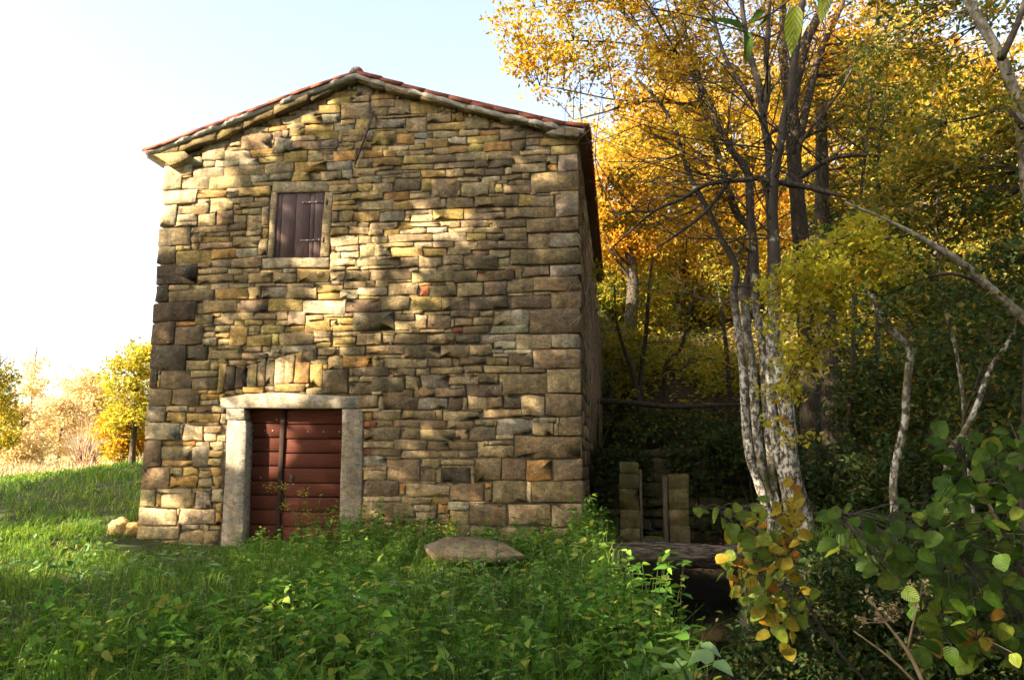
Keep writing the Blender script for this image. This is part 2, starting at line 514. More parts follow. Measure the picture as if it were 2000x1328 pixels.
def ground_pt(px, py, z0=0.0):
    """where the sight line meets the terrain"""
    d = ray(px, py)
    t = 3.0
    for _ in range(900):
        p = CAM + d * t
        if p[2] <= float(ground_z(p[0], p[1])) + z0: return p
        t *= 1.006
    return CAM + d * t
# ------------------------------------------------------------------ stone data: the facade's stones, traced course by course
# every block: zoom origin (px) then stones x0,y0,x1,y1,colour in 1/3.794 px
STONES = {
(250, 100): """1697,245,1818,330,g 1500,300,1690,343,a 1475,346,1650,402,a 1655,335,1795,380,t 1385,405,1575,466,a 1375,366,1470,404,a
1580,385,1795,505,t 1250,440,1385,490,p 1140,480,1290,547,t 1290,482,1435,541,a 1437,470,1572,537,g 1040,505,1135,552,p 1580,510,1688,550,t
1690,485,1840,580,y 865,565,1040,610,p 1040,553,1180,597,o 1180,540,1310,572,t 1195,574,1305,635,y 1310,547,1525,620,a 1525,530,1680,586,g
760,620,845,668,t 848,615,1060,728,m 1062,595,1148,655,m 1150,590,1190,642,g 1215,630,1390,670,t 1390,595,1560,658,y 1590,627,1735,672,t
1635,582,1750,625,y 650,668,750,702,t 752,672,840,705,p 1085,650,1213,755,g 1215,672,1422,737,t 1425,655,1557,712,g 1545,713,1640,750,y
1675,672,1800,725,y 555,690,718,805,p 722,742,908,805,p 915,725,1080,765,o 920,768,1150,783,m 975,785,1145,832,y 1155,740,1330,825,a
1335,732,1450,760,t 1332,765,1440,815,t 1445,763,1528,806,t 1530,740,1690,816,o 1692,745,1760,800,m 385,785,550,858,p 555,812,648,860,p
650,810,825,853,p 830,790,970,850,g 1685,802,1800,866,a 275,852,475,926,p 480,865,705,936,p 720,857,1010,930,m 1015,830,1235,905,t
1240,820,1470,890,a 1475,820,1655,882,g 265,930,400,1026,p 405,940,605,1022,p 607,932,912,1022,t 905,900,1050,970,g 1055,905,1215,962,g
1220,895,1350,962,a 1350,905,1435,957,t 1440,893,1590,957,m 1595,880,1663,946,g 1665,870,1827,926,t 1510,956,1640,990,y 1645,940,1870,986,t
915,972,1070,1000,t 250,1032,510,1130,p 515,1032,735,1085,o 737,1015,822,1047,p 824,1005,1052,1078,a 1490,992,1700,1042,t
1705,987,1815,1042,a 252,1145,360,1300,p 365,1150,410,1210,t 412,1145,595,1207,t 505,1090,603,1140,p 605,1095,775,1195,t 770,1086,925,1126,t
935,1080,1045,1112,t 780,1140,835,1176,t 836,1116,1040,1166,m 845,1168,995,1212,t 790,1178,842,1212,a 997,1160,1040,1290,t 365,1212,520,1260,p
350,1262,510,1300,p 522,1205,650,1300,t 655,1187,780,1290,m 788,1217,880,1277,t 885,1217,990,1272,t 1520,1062,1650,1110,t
1655,1046,1885,1100,y 1515,1112,1680,1142,a 1515,1145,1700,1182,a 1510,1187,1555,1265,t 1560,1182,1665,1267,y 1675,1187,1865,1262,a
1500,1272,1605,1302,p 1607,1270,1700,1300,t""",
(700, 100): """0,335,83,380,t 85,320,275,358,a 95,361,270,420,m 275,358,405,415,m 100,422,218,485,m 222,417,388,475,m 390,380,585,467,y
140,479,500,497,t 145,500,345,572,g 350,490,505,602,t 510,462,680,528,t 700,457,775,525,a 515,530,785,586,a 790,497,970,577,m 975,527,1145,580,m
1150,552,1230,588,m 105,590,270,695,y 275,577,370,612,y 287,615,410,690,o 415,606,550,652,g 552,595,743,641,t 745,587,888,631,t 890,587,1045,622,o
1050,587,1235,656,m 1240,577,1300,615,t 1240,620,1345,641,t 0,582,55,620,a 415,656,500,690,g 502,650,665,711,a 667,641,800,696,p 805,631,1040,686,y
1240,645,1345,696,m 1350,650,1600,701,a 1135,660,1238,741,m 0,672,100,721,y 100,702,215,736,y 220,702,370,741,t 380,697,490,731,y 550,711,675,761,t
680,706,805,756,o 807,690,930,751,y 932,681,1125,746,o 1240,702,1425,731,g 1427,706,1610,769,y 50,737,180,791,o 185,741,275,786,a 275,743,370,781,t
0,737,48,790,m 375,732,550,776,m 0,800,100,866,t 140,797,320,852,o 335,781,490,836,y 495,771,720,831,m 722,752,970,816,t 975,747,1190,801,m
1195,737,1420,768,t 320,842,558,876,y 560,836,665,876,m 667,827,855,866,m 857,812,960,866,b 962,791,1150,871,b 1160,777,1385,839,m 1387,777,1475,836,m
1480,772,1612,890,g 130,886,325,911,t 0,876,125,921,t 330,881,460,899,m 325,905,460,936,t 470,886,645,936,a 655,876,782,931,t 790,871,930,921,m
940,871,1080,921,b 1085,866,1137,911,p 1142,841,1390,896,t 1400,836,1470,891,o 0,931,165,976,t 170,921,320,938,t 272,941,460,1036,b 462,946,540,1036,y
735,936,890,971,t 915,927,1050,971,p 1060,916,1210,956,m 1215,906,1270,946,m 0,986,100,1041,m 105,981,262,1046,t 542,946,735,1086,m 760,976,962,1076,t
970,971,1013,1056,m 1017,986,1065,1051,y 1030,961,1105,984,b 1110,951,1265,991,m 1075,996,1270,1056,m 1275,901,1614,1041,m 1270,1046,1320,1062,p
1322,1051,1415,1066,p 0,1051,180,1096,t 190,1046,380,1106,o 380,1031,540,1044,p 385,1051,525,1091,t 30,1106,260,1176,t 262,1116,397,1176,a
402,1096,610,1166,m 615,1101,648,1156,t 656,1086,853,1161,m 860,1076,1182,1156,m 1190,1066,1287,1156,y 1295,1076,1455,1151,m 1457,1056,1614,1226,g
0,1186,160,1266,m 165,1191,345,1266,g 350,1181,515,1211,t 390,1216,550,1269,p 556,1171,770,1256,a 775,1166,870,1199,a 872,1161,965,1196,m
967,1156,1085,1191,m 782,1201,1082,1246,m 1100,1161,1455,1238,m 0,1271,78,1310,t 80,1276,265,1325,t 290,1269,393,1320,a 395,1272,600,1300,p
602,1261,752,1301,t 760,1256,970,1301,m 990,1251,1240,1306,m 1250,1241,1614,1342,m""",
(250, 430): """225,57,465,190,b 467,50,735,88,t 575,90,650,120,t 655,90,752,118,t 760,85,870,117,t 880,20,990,75,t 880,80,985,117,t 752,27,876,80,m
470,130,525,165,t 470,170,525,212,t 550,125,780,161,y 530,165,775,216,t 785,125,985,201,t 995,57,1040,131,a 970,135,1030,261,t 205,196,352,322,b
357,221,615,322,y 620,216,800,286,o 802,206,965,276,g 205,330,515,476,k 620,291,770,356,b 385,322,460,337,p 775,286,985,356,t 520,357,737,396,t
742,361,850,401,t 852,359,975,388,m 517,401,780,466,t 782,406,890,461,m 892,391,1067,466,t 977,371,1142,389,t 1077,394,1240,466,t 1150,361,1240,390,p
1247,366,1495,461,a 180,481,297,602,k 300,481,452,517,t 455,481,607,517,t 302,521,625,602,m 610,471,745,511,p 750,476,910,503,t 647,511,893,581,a
897,496,985,581,t 940,471,1090,491,t 988,496,1175,581,g 1177,506,1397,581,t 1180,471,1355,501,t 1380,461,1500,481,t 1392,484,1590,536,a 1405,541,1565,586,a
165,611,502,752,k 507,616,545,691,t 548,591,800,686,m 832,591,1042,686,b 1046,591,1300,681,y 1303,591,1608,701,p 507,696,630,771,m 632,721,780,776,t
760,691,932,736,t 937,696,1097,736,t 1102,681,1187,741,t 1190,681,1315,781,p 787,741,867,785,y 870,741,997,776,y 1000,739,1087,776,y 158,761,345,922,b
347,755,500,783,o 349,791,555,926,b 555,791,640,826,t 645,781,758,826,t 560,829,650,866,t 655,841,755,876,o 550,871,660,931,t 665,881,757,926,t
760,791,882,926,a 890,781,983,826,t 985,781,1155,837,y 1160,786,1308,826,a 1312,746,1497,826,a 890,851,1057,931,a 1070,841,1121,921,y 1125,841,1375,924,t
1377,826,1500,866,t 1379,871,1495,905,t 1520,781,1667,826,a 1555,721,1677,771,a 1520,831,1720,857,t 1520,866,1692,917,y 1500,741,1547,785,t
145,931,427,1102,k 430,936,592,1036,k 430,1041,605,1111,t 600,961,850,1026,t 852,936,990,976,t 845,981,1030,1029,m 1150,928,1395,986,g 740,1036,880,1071,t
885,1041,950,1071,t 1410,951,1537,1001,t 1400,908,1500,946,y 1560,936,1757,1006,m 605,1056,668,1111,t 1290,951,1397,1041,b 1222,981,1287,1046,a
1045,991,1120,1020,t 672,1061,720,1281,a 725,1081,800,1256,k 802,1091,880,1251,k 885,1076,960,1241,t 962,1051,1017,1231,t 1020,1046,1082,1221,m
1085,1021,1167,1216,p 1169,1001,1230,1211,t 1232,1051,1345,1206,o 1349,1066,1437,1231,a 1440,1106,1630,1281,b 1355,1031,1480,1062,t 1485,1011,1590,1104,t
1592,1007,1815,1086,o 1640,1101,1673,1151,t 1676,1091,1930,1151,m 1640,1161,1715,1196,t 1720,1156,1850,1196,t 1637,1201,1810,1286,b 130,1106,217,1241,k
240,1116,467,1246,b 470,1116,668,1166,t 475,1171,668,1256,b 525,1259,590,1286,a 540,1290,675,1325,o 855,1236,1008,1276,o 1010,1232,1085,1266,p
1090,1218,1315,1271,a 1320,1241,1440,1290,t 1505,61,1630,111,a 1640,51,1782,106,t 1500,121,1700,186,p 1710,121,1810,166,t 1540,191,1710,231,p
1720,191,1832,266,t 1500,246,1575,288,p 1580,234,1710,281,p 1500,291,1687,341,p 1690,281,1897,343,t 1500,347,1610,373,t 1625,347,1720,367,t 1500,381,1610,446,t
1615,376,1787,446,m 1510,449,1570,476,g 1600,456,1827,506,m 1570,516,1710,583,p 1612,588,1870,682,b 1695,836,1880,926,t""",
(700, 430): """0,57,75,110,t 100,67,185,112,t 187,61,300,112,a 310,71,505,100,p 510,57,660,96,p 667,57,855,96,t 862,57,1047,96,m 1070,57,1250,96,m
0,121,100,171,t 105,116,215,166,t 222,107,545,161,m 550,97,800,156,p 807,101,950,151,a 955,101,1082,156,m 1087,101,1250,156,m 1260,107,1420,211,m
1425,97,1627,201,g 155,171,408,198,t 412,167,550,201,p 552,161,710,206,t 717,161,875,221,t 880,157,1025,216,m 1030,161,1255,213,m 10,191,120,271,t
125,186,240,266,t 245,201,480,269,a 487,206,652,266,a 662,206,828,258,t 830,216,965,256,m 975,226,1120,276,t 1127,217,1627,327,m 0,272,310,336,t
317,281,445,346,m 450,271,612,348,t 625,261,777,331,t 780,261,1030,366,b 1037,281,1117,336,t 1090,338,1205,366,m 75,341,270,358,t 582,336,770,373,t
380,357,445,380,p 450,353,578,386,p 80,361,397,441,m 0,376,78,441,m 402,378,705,461,t 712,373,878,461,b 882,371,1157,451,b 1165,361,1217,441,m
1222,341,1415,416,m 1425,332,1637,416,g 1300,426,1637,521,m 0,451,122,503,m 125,461,225,501,t 228,461,440,556,m 450,491,520,576,r 525,481,725,571,m
735,466,922,561,t 937,476,1102,556,b 1110,446,1297,538,m 0,507,210,556,p 1110,542,1290,558,p 1300,531,1428,551,t 165,561,372,671,m 387,571,610,671,a
612,576,817,666,m 827,566,1112,661,b 1135,561,1420,656,b 1430,531,1637,656,m -30,685,265,821,b 330,672,480,696,t 490,681,680,701,t 285,701,415,743,m
420,701,508,743,t 511,706,688,806,m 690,667,895,721,b 900,676,1000,716,t 715,736,845,783,m 850,724,1000,776,m 1002,671,1260,778,w 1267,661,1642,836,b
275,747,500,806,t 455,811,635,831,t 705,796,770,831,r 775,786,970,836,m 985,782,1260,836,w 175,856,265,921,b 272,841,512,916,m 516,841,716,916,m
720,841,897,911,b 917,846,1165,891,w 1170,846,1425,951,t 1435,846,1642,946,g 1005,896,1165,956,w 0,936,50,991,m 60,931,348,993,m 352,926,605,1021,b
610,926,822,1016,m 825,921,985,1006,m 988,959,1075,984,w 1080,961,1285,986,w 1297,956,1642,1096,m 145,997,310,1020,t -40,1007,110,1086,o 115,1036,190,1086,t
200,1027,512,1096,t 516,1027,690,1086,m 700,1027,742,1081,m 745,1012,950,1071,b 1000,988,1110,1011,w 955,1014,1110,1076,m 1115,991,1287,1081,b
262,1101,425,1156,m 430,1101,527,1151,t 540,1087,777,1136,t 780,1082,917,1131,m 930,1082,1200,1129,t 1205,1101,1382,1131,m 0,1169,102,1197,t
107,1166,342,1266,b 352,1161,457,1261,t 470,1146,670,1246,g 675,1157,890,1218,t 897,1136,1035,1206,b 1040,1141,1068,1206,t 1072,1136,1397,1286,m
1400,1097,1652,1276,t 675,1221,785,1246,p 800,1217,1062,1311,b 215,1257,408,1316,m 411,1247,573,1306,m 575,1247,792,1316,m 1065,1241,1110,1301,t""",
(250, 750): """112,40,325,156,m 330,40,525,156,b 545,77,680,116,o 550,120,672,156,p 115,161,277,281,g 285,166,445,206,t 447,171,500,206,t 502,161,620,208,m
625,166,715,211,t 285,211,430,281,a 435,216,680,286,a 682,216,720,291,p 105,286,382,411,w 410,306,557,418,p 565,311,690,363,t 565,367,655,421,p
660,376,717,426,t 95,416,247,611,b 250,416,400,451,a 250,461,475,561,t 402,421,500,456,o 480,461,600,611,g 605,431,700,486,t 577,491,697,541,a
590,546,690,606,y 255,566,478,611,a 85,621,305,771,m 307,621,405,678,t 407,621,517,676,a 315,682,517,766,o 525,641,610,691,t 615,621,690,681,a
525,696,625,766,t 630,686,695,751,a 80,779,205,906,t 207,811,250,911,o 210,773,470,808,p 480,771,572,806,y 255,813,490,916,t 500,801,618,916,g
621,781,715,878,p 650,881,697,951,a 650,955,697,1046,o 80,921,362,1041,p 385,926,648,1031,p 75,1057,378,1150,t 400,1037,525,1077,g 530,1037,600,1086,t
602,1050,680,1080,t 382,1091,560,1170,t 562,1087,670,1180,t 860,58,1000,64,t""",
(700, 750): """0,82,147,178,m 150,97,185,186,t 187,101,435,191,b 437,106,655,191,g 665,106,770,191,b 772,106,807,191,g 815,97,955,186,t 957,97,1062,181,m
1075,97,1205,178,b 1210,87,1383,236,t 1387,72,1652,236,m 20,182,165,204,t 110,206,312,261,m 327,196,567,261,m 569,201,625,261,t 635,206,897,268,t
920,182,1205,246,t 35,216,102,266,o 35,276,130,321,r 132,271,255,321,m 260,270,455,316,m 460,271,660,331,m 662,273,850,331,t 865,266,1007,306,t
1030,256,1287,373,g 1295,281,1448,376,t 1340,246,1462,276,p 1490,246,1652,381,m 1450,296,1487,381,t 45,331,307,411,m 315,326,460,401,m 465,341,716,421,m
720,336,820,406,t 823,316,1017,411,m 1020,377,1155,406,p 1160,386,1655,546,m 45,426,260,471,t 265,417,507,486,m 515,426,668,486,m 670,426,877,486,m
882,421,930,531,t 932,456,1147,541,t 970,417,1140,446,t 35,476,87,526,r 90,486,315,531,m 320,491,745,551,t 750,491,880,546,m 865,551,1052,721,m
1065,556,1240,706,m 1245,561,1432,711,o 1445,556,1657,711,m 30,536,210,611,g 215,561,457,711,m 470,556,608,621,t 610,561,862,601,t 465,636,567,716,m
570,631,618,731,t 622,621,832,731,k 40,641,200,706,t 45,716,297,821,m 300,731,345,816,o 350,741,682,831,t 690,741,930,861,m 935,731,990,776,o 935,778,990,861,m
995,717,1243,876,m 1247,721,1277,876,p 1285,721,1660,871,m 30,831,318,871,p 320,841,400,891,t 402,841,545,891,m 547,841,667,886,o 30,881,268,1011,m
270,893,415,991,m 417,896,572,941,t 590,893,665,961,o 668,871,820,938,w 825,881,1092,1046,m 1110,886,1422,1041,t 1430,881,1657,1051,m 685,941,820,1041,t
430,946,580,1001,p 30,1021,130,1096,o 135,1025,275,1090,m 280,1041,330,1081,o 340,1030,560,1100,t 570,1045,820,1130,m 830,1056,1027,1161,t 1030,1060,1340,1190,m 1342,1066,1657,1195,m""",
}
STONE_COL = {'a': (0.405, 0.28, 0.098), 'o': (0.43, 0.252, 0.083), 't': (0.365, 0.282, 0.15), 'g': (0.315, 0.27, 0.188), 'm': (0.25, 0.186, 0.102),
             'b': (0.165, 0.124, 0.074), 'k': (0.095, 0.074, 0.05), 'p': (0.475, 0.39, 0.245), 'y': (0.355, 0.272, 0.102), 'r': (0.36, 0.13, 0.06),  # some p stones are pale because sunlight is put into their colour
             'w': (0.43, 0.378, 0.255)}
# ------------------------------------------------------------------ the ground: one sheet out to the horizon
def axis(lo, hi, mid0, mid1, step, far_n):
    a = list(np.arange(mid0, mid1, step))
    left = mid0 - np.geomspace(step, mid0 - lo, far_n)[::-1]
    right = mid1 - step + np.geomspace(step, hi - mid1, far_n)
    return np.unique(np.concatenate([left, a, right]))


gx = axis(-500, 500, -10, 18, 0.16, 34)
gy = axis(-300, 700, -13, 14, 0.16, 34)
XX, YY = np.meshgrid(gx, gy)
ZZ = ground_z(XX, YY)
flat = np.array([hnoise(x, y, 0.9, 3.1) * 0.05 + hnoise(x, y, 0.15, 8.3) * 0.12 * min(1, math.hypot(x - 4, y) / 12) for x, y in zip(XX.ravel(), YY.ravel())])
ZZ = ZZ + flat.reshape(ZZ.shape) * (1 - np.exp(-((YY - 0) / 1.0) ** 2) * 0.7)
nx, ny = len(gx), len(gy)
idx = np.arange(nx * ny).reshape(ny, nx)
q = np.stack([idx[:-1, :-1], idx[:-1, 1:], idx[1:, 1:], idx[1:, :-1]], -1).reshape(-1, 4)


def ground_mat():
    mt, n, l, b = new_mat('meadow_soil')
    pos = geo_pos(n)
    t = noise_tex(n, l, 3.0, 8, 0.7, pos)
    r1 = ramp(n, [(0.3, (0.035, 0.026, 0.014)), (0.5, (0.05, 0.055, 0.018)), (0.7, (0.085, 0.10, 0.028))])
    l.new(t.outputs[0], r1.inputs[0])
    # leaf litter in the wood
    t2 = noise_tex(n, l, 24, 6, 0.75, pos)
    r2 = ramp(n, [(0.35, (0.02, 0.014, 0.008)), (0.55, (0.045, 0.03, 0.014)), (0.78, (0.12, 0.075, 0.03))])
    l.new(t2.outputs[0], r2.inputs[0])
    sep = n.new('ShaderNodeSeparateXYZ'); l.new(pos, sep.inputs[0])
    mr = n.new('ShaderNodeMapRange'); mr.inputs[1].default_value = 7.0; mr.inputs[2].default_value = 8.2
    l.new(sep.outputs[0], mr.inputs[0])
    c = mixc(n, l, mr.outputs[0], r1.outputs[0], r2.outputs[0])
    # pale dry meadow far off
    mr2 = n.new('ShaderNodeMapRange'); mr2.inputs[1].default_value = 14; mr2.inputs[2].default_value = 30
    l.new(sep.outputs[1], mr2.inputs[0])
    mr3 = n.new('ShaderNodeMapRange'); mr3.inputs[1].default_value = 6.0; mr3.inputs[2].default_value = 4.0
    l.new(sep.outputs[0], mr3.inputs[0])
    mm = n.new('ShaderNodeMath'); mm.operation = 'MULTIPLY'; l.new(mr2.outputs[0], mm.inputs[0]); l.new(mr3.outputs[0], mm.inputs[1])
    c = mixc(n, l, mm.outputs[0], c, (0.30, 0.25, 0.10))
    # ground turns near-black towards the channel bed
    mr4 = n.new('ShaderNodeMapRange'); mr4.inputs[1].default_value = -.35; mr4.inputs[2].default_value = -.6
    l.new(sep.outputs[2], mr4.inputs[0])
    c = mixc(n, l, mr4.outputs[0], c, (0.012, 0.010, 0.007))
    l.new(c, b.inputs['Base Color'])
    b.inputs['Roughness'].default_value = 1.0
    b.inputs['Specular IOR Level'].default_value = 0.1
    bump(n, l, t2.outputs[0], 0.8, 0.03, b)
    return mt


g = link('ground', mesh_from('ground', np.stack([XX, YY, ZZ], -1).reshape(-1, 3), q.ravel(), np.full(len(q), 4), ground_mat(), True))
tag(g, kind='structure')

# water in the channel
mt, n, l, b = new_mat('dark_water')
b.inputs['Base Color'].default_value = (0.006, 0.007, 0.004, 1)
b.inputs['Roughness'].default_value = 0.04
b.inputs['Specular IOR Level'].default_value = 0.5
t = noise_tex(n, l, 2.2, 3, 0.5, geo_pos(n))
bump(n, l, t.outputs[0], 0.06, 0.02, b)
mb = MB()
wy = np.arange(-8.5, 3.6, 0.4)
for i in range(len(wy) - 1):
    (c0, h0), (c1, h1) = channel_x(wy[i]), channel_x(wy[i + 1])
    mb.add([(c0 - h0 - .3, wy[i], -0.86), (c0 + h0 + .3, wy[i], -0.86), (c1 + h1 + .3, wy[i + 1], -0.86), (c1 - h1 - .3, wy[i + 1], -0.86)], [(0, 1, 2, 3)])
tag(mb.build('water', mt), kind='structure')

# ------------------------------------------------------------------ the stone house
W, D = 7.0, 10.3
house = thing('stone_house', 'tall ochre rubble-stone house with red tiled gable roof and brown plank door', 'house')
front = link('front_wall', None, house)

fc = lambda px, py, y=0.0: PY(px, py, y)


def jit(c, k=0.14):
    s = 1 + random.uniform(-k, k)
    return tuple(max(0.01, v * s * (1 + random.uniform(-0.05, 0.05))) for v in c)


def stone_geo(x0, x1, z0, z1, yf, yb, seed_j=1.0, npts=10, tilt=0.0, quoin=False):
    """an irregular block: outline in x-z, front at yf, back at yb; about 48 triangles"""
    w_, h_ = x1 - x0, z1 - z0
    cx_, cz_ = (x0 + x1) / 2, (z0 + z1) / 2
    ja = min(0.022, 0.15 * min(w_, h_)) * seed_j
    c1 = min(.3, .011 / (w_ / 2)) * random.uniform(.5, 1.6); c2 = min(.5, .011 / (h_ / 2)) * random.uniform(.5, 1.6)
    base = [(-1, -1 + c2), (-1 + c1, -1), (random.uniform(-.5, .5), -1), (1 - c1, -1), (1, -1 + c2), (1, 1 - c2), (1 - c1, 1), (random.uniform(-.5, .5), 1), (-1 + c1, 1), (-1, 1 - c2)]
    if w_ / h_ < 0.8:
        base = [(-1, -1 + c2), (-1 + c1, -1), (1 - c1, -1), (1, -1 + c2), (1, random.uniform(-.4, .4)), (1, 1 - c2), (1 - c1, 1), (-1 + c1, 1), (-1, 1 - c2), (-1, random.uniform(-.4, .4))]
    if random.random() < 0.35:   # one knocked-off corner
        k = random.choice([1, 3, 6, 8])
        base[k] = (base[k][0] * 0.84, base[k][1] * 0.88)
    P = []
    sk = random.uniform(-0.05, 0.05) * h_
    for (u, v) in base:
        x = cx_ + u * w_ / 2 + random.uniform(-1, 1) * ja
        z = cz_ + v * h_ / 2 + random.uniform(-1, 1) * ja + u * sk + tilt * u * w_ / 2
        P.append((x, z))
    N = len(P)
    b = min(0.005, 0.06 * min(w_, h_))
    vs = [(x, yb, z) for x, z in P]
    vs += [(x, yf + b * random.uniform(.7, 1.3), z) for x, z in P]
    ins = []
    for (x, z) in P:
        f = b * random.uniform(.6, 1.5)
        dx, dz = cx_ - x, cz_ - z
        ins.append((x + math.copysign(min(f, abs(dx)), dx), yf + random.uniform(-.0025, .0025), z + math.copysign(min(f, abs(dz)), dz)))
    vs += ins
    vs.append((cx_ + random.uniform(-.15, .15) * w_, yf - random.uniform(-.003, .005), cz_ + random.uniform(-.15, .15) * h_))
    fs = []
    for k in range(N):
        k2 = (k + 1) % N
        fs.append((k, k2, N + k2, N + k))
        fs.append((N + k, N + k2, 2 * N + k2, 2 * N + k))
        fs.append((2 * N + k, 2 * N + k2, 3 * N))
    return vs, fs


# outlines of openings and the verge on the facade plane
def poly(pts, y=0.0):
    return [(fc(a, b_, y)[0], fc(a, b_, y)[2]) for a, b_ in pts]


verge_under = poly([(318, 310), (355, 308), (425, 283), (480, 255), (548, 226), (610, 202), (655, 178), (693, 160), (735, 176), (775, 187), (845, 204),
                    (905, 218), (1005, 242), (1065, 262), (1130, 268)])
vx = [p[0] for p in verge_under]; vz = [p[1] for p in verge_under]
door_o = poly([(425, 768), (712, 768), (712, 1075), (425, 1075)])
win_o = poly([(522, 352), (652, 352), (652, 528), (522, 528)])
hole_px = fc(700, 396)


def in_open(x, z):
    if 1.30 < x < 3.62 and z < 2.22: return True
    if win_o[3][0] < x < 2.99 and win_o[2][1] + .03 < z < win_o[0][1] - .01: return True
    return False


stone_list = []      # (area, x0,x1,z0,z1,colour)
for (ox, oy), txt in STONES.items():
    for s in txt.split():
        a, b_, c_, d_, k = s.split(',')
        a, b_, c_, d_ = (float(v) / 3.794 for v in (a, b_, c_, d_))
        xm, ym = ox + (a + c_) / 2, oy + (b_ + d_) / 2
        x0 = fc(ox + a, ym)[0]; x1 = fc(ox + c_, ym)[0]
        z1 = fc(xm, oy + b_)[2]; z0 = fc(xm, oy + d_)[2]
        if x0 < 0.12: x0 = -0.005 + random.uniform(-.012, .012)
        if x1 > W - 0.10: x1 = W + random.uniform(-.012, .012)
        stone_list.append([x0, x1, z0, z1, k])
GS = 0.014
GX, GZ = int(7.0 / GS), int(7.7 / GS)
Z00 = -0.25
occ = np.zeros((GX, GZ), bool)
for i in range(GX):
    x = (i + .5) * GS
    top = np.interp(x, vx, vz)
    j = int((top - Z00) / GS)
    occ[i, max(0, j):] = True
for (x0, x1, z0, z1, k) in stone_list:
    occ[max(0, int(x0 / GS)):max(0, int(math.ceil(x1 / GS))), max(0, int((z0 - Z00) / GS)):max(0, int(math.ceil((z1 - Z00) / GS)))] = True
for i in range(GX):
    for j in range(GZ):
        if not occ[i, j] and in_open((i + .5) * GS, (j + .5) * GS + Z00): occ[i, j] = True
hx, hz = int(hole_px[0] / GS), int((hole_px[2] - Z00) / GS)
occ[hx - 5:hx + 5, hz - 5:hz + 5] = True
fill = []
for j in range(GZ - 1, -1, -1):
    i = 0
    while i < GX:
        if occ[i, j]:
            i += 1; continue
        mw = random.randint(9, 26); mh = random.randint(4, 8)
        e = i
        while e < GX and e - i < mw and not occ[e, j]: e += 1
        h = 1
        while h < mh and j - h >= 0 and not occ[i:e, j - h].any(): h += 1
        wd = e - i
        # a sliver: narrow it instead of leaving it
        occ[i:e, j - h + 1:j + 1] = True
        if wd >= 3 and h >= 2 and wd * h >= 10:
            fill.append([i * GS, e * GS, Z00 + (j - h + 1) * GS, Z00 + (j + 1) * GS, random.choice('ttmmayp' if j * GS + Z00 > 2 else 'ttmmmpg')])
        i = e
allst = [(s, True) for s in stone_list] + [(s, False) for s in fill]
allst.sort(key=lambda q_: -(q_[0][1] - q_[0][0]) * (q_[0][3] - q_[0][2]))
small = MB()
NPART = 0
for (x0, x1, z0, z1, k), traced in allst:
    gap = 0.0008 if traced else 0.0008
    quoin = x1 > W - 0.05 or x0 < 0.03
    yb = 0.34 if quoin else 0.11
    yf = -random.uniform(0.0, 0.022) if (x1 - x0) * (z1 - z0) > 0.03 else random.uniform(-0.018, 0.014)
    if quoin: yf = -random.uniform(0.008, 0.028)
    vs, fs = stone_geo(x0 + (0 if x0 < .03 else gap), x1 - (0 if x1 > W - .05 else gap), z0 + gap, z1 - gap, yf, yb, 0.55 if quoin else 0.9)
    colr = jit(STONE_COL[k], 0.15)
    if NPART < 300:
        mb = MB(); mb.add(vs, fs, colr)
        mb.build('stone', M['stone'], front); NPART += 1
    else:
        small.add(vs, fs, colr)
tag(small.build('small_stones', M['stone'], front), kind='stuff')

# mortar core behind the stones
core = MB()
zt = lambda x: float(np.interp(x, vx, vz)) + 0.03
dx0, dx1, dz1 = 1.62, 3.34, 2.02          # door recess
wx0, wx1, wz0, wz1 = 1.93, 2.93, 4.36, 5.60


def prism(mb, pts, y0, y1):
    n_ = len(pts)
    vs = [(x, y0, z) for x, z in pts] + [(x, y1, z) for x, z in pts]
    fs = [tuple(range(n_)), tuple(range(2 * n_ - 1, n_ - 1, -1))]
    fs += [((k + 1) % n_, k, k + n_, (k + 1) % n_ + n_) for k in range(n_)]
    mb.add(vs, fs)


YM = 0.030
core.box(0.03, dx0, YM, .36, -.6, dz1)
core.box(dx1, W - .03, YM, .36, -.6, dz1)
core.box(0.03, W - .03, YM, .36, dz1, wz0)
core.box(0.03, wx0, .026, .36, wz0, wz1)
core.box(wx1, W - .03, .026, .36, wz0, wz1)
top = [(x, zt(x)) for x in np.linspace(0.03, W - .03, 24)]
prism(core, [(0.03, wz1)] + [(W - .03, wz1)] + top[::-1], 0.020, .36)
core.build('mortar', M['mortar'], front)
body = MB()
eaveL, eaveR, apex = zt(0.03), zt(W - .03), max(vz)
prism(body, [(0.02, -.6), (W - .02, -.6), (W - .02, eaveR), (3.3, apex), (0.02, eaveL)], .362, D)
body.build('wall_core', M['mortar'], house)

# side walls: coursed rubble seen at a grazing angle
for side in (0, 1):
    sw = MB()
    z = -0.3
    while z < (eaveR if side else eaveL) - .05:
        h = random.uniform(.1, .26)
        y = 0.36
        while y < D - .05:
            ww = random.uniform(.18, .6)
            y1 = min(D, y + ww)
            vs, fs = stone_geo(y + .006, y1 - .006, z + .006, z + h - .006, 0, 0, 0.8)
            xs = W + random.uniform(-.01, .012) if side else 0 - random.uniform(-.01, .012)
            out = []
            for i, (a, b_, c_) in enumerate(vs):
                dep = (0.09 if i < 10 else (0.022 if i < 20 else 0))
                out.append((xs - dep if side else xs + dep, a, c_))
            if not side: fs = [f[::-1] for f in fs]
            sw.add(out, [f[::-1] for f in fs], jit(STONE_COL[random.choice('mmbtt')], .2))
            y = y1
        z += h
    tag(sw.build('side_wall_stones', M['stone'], house), kind='stuff')

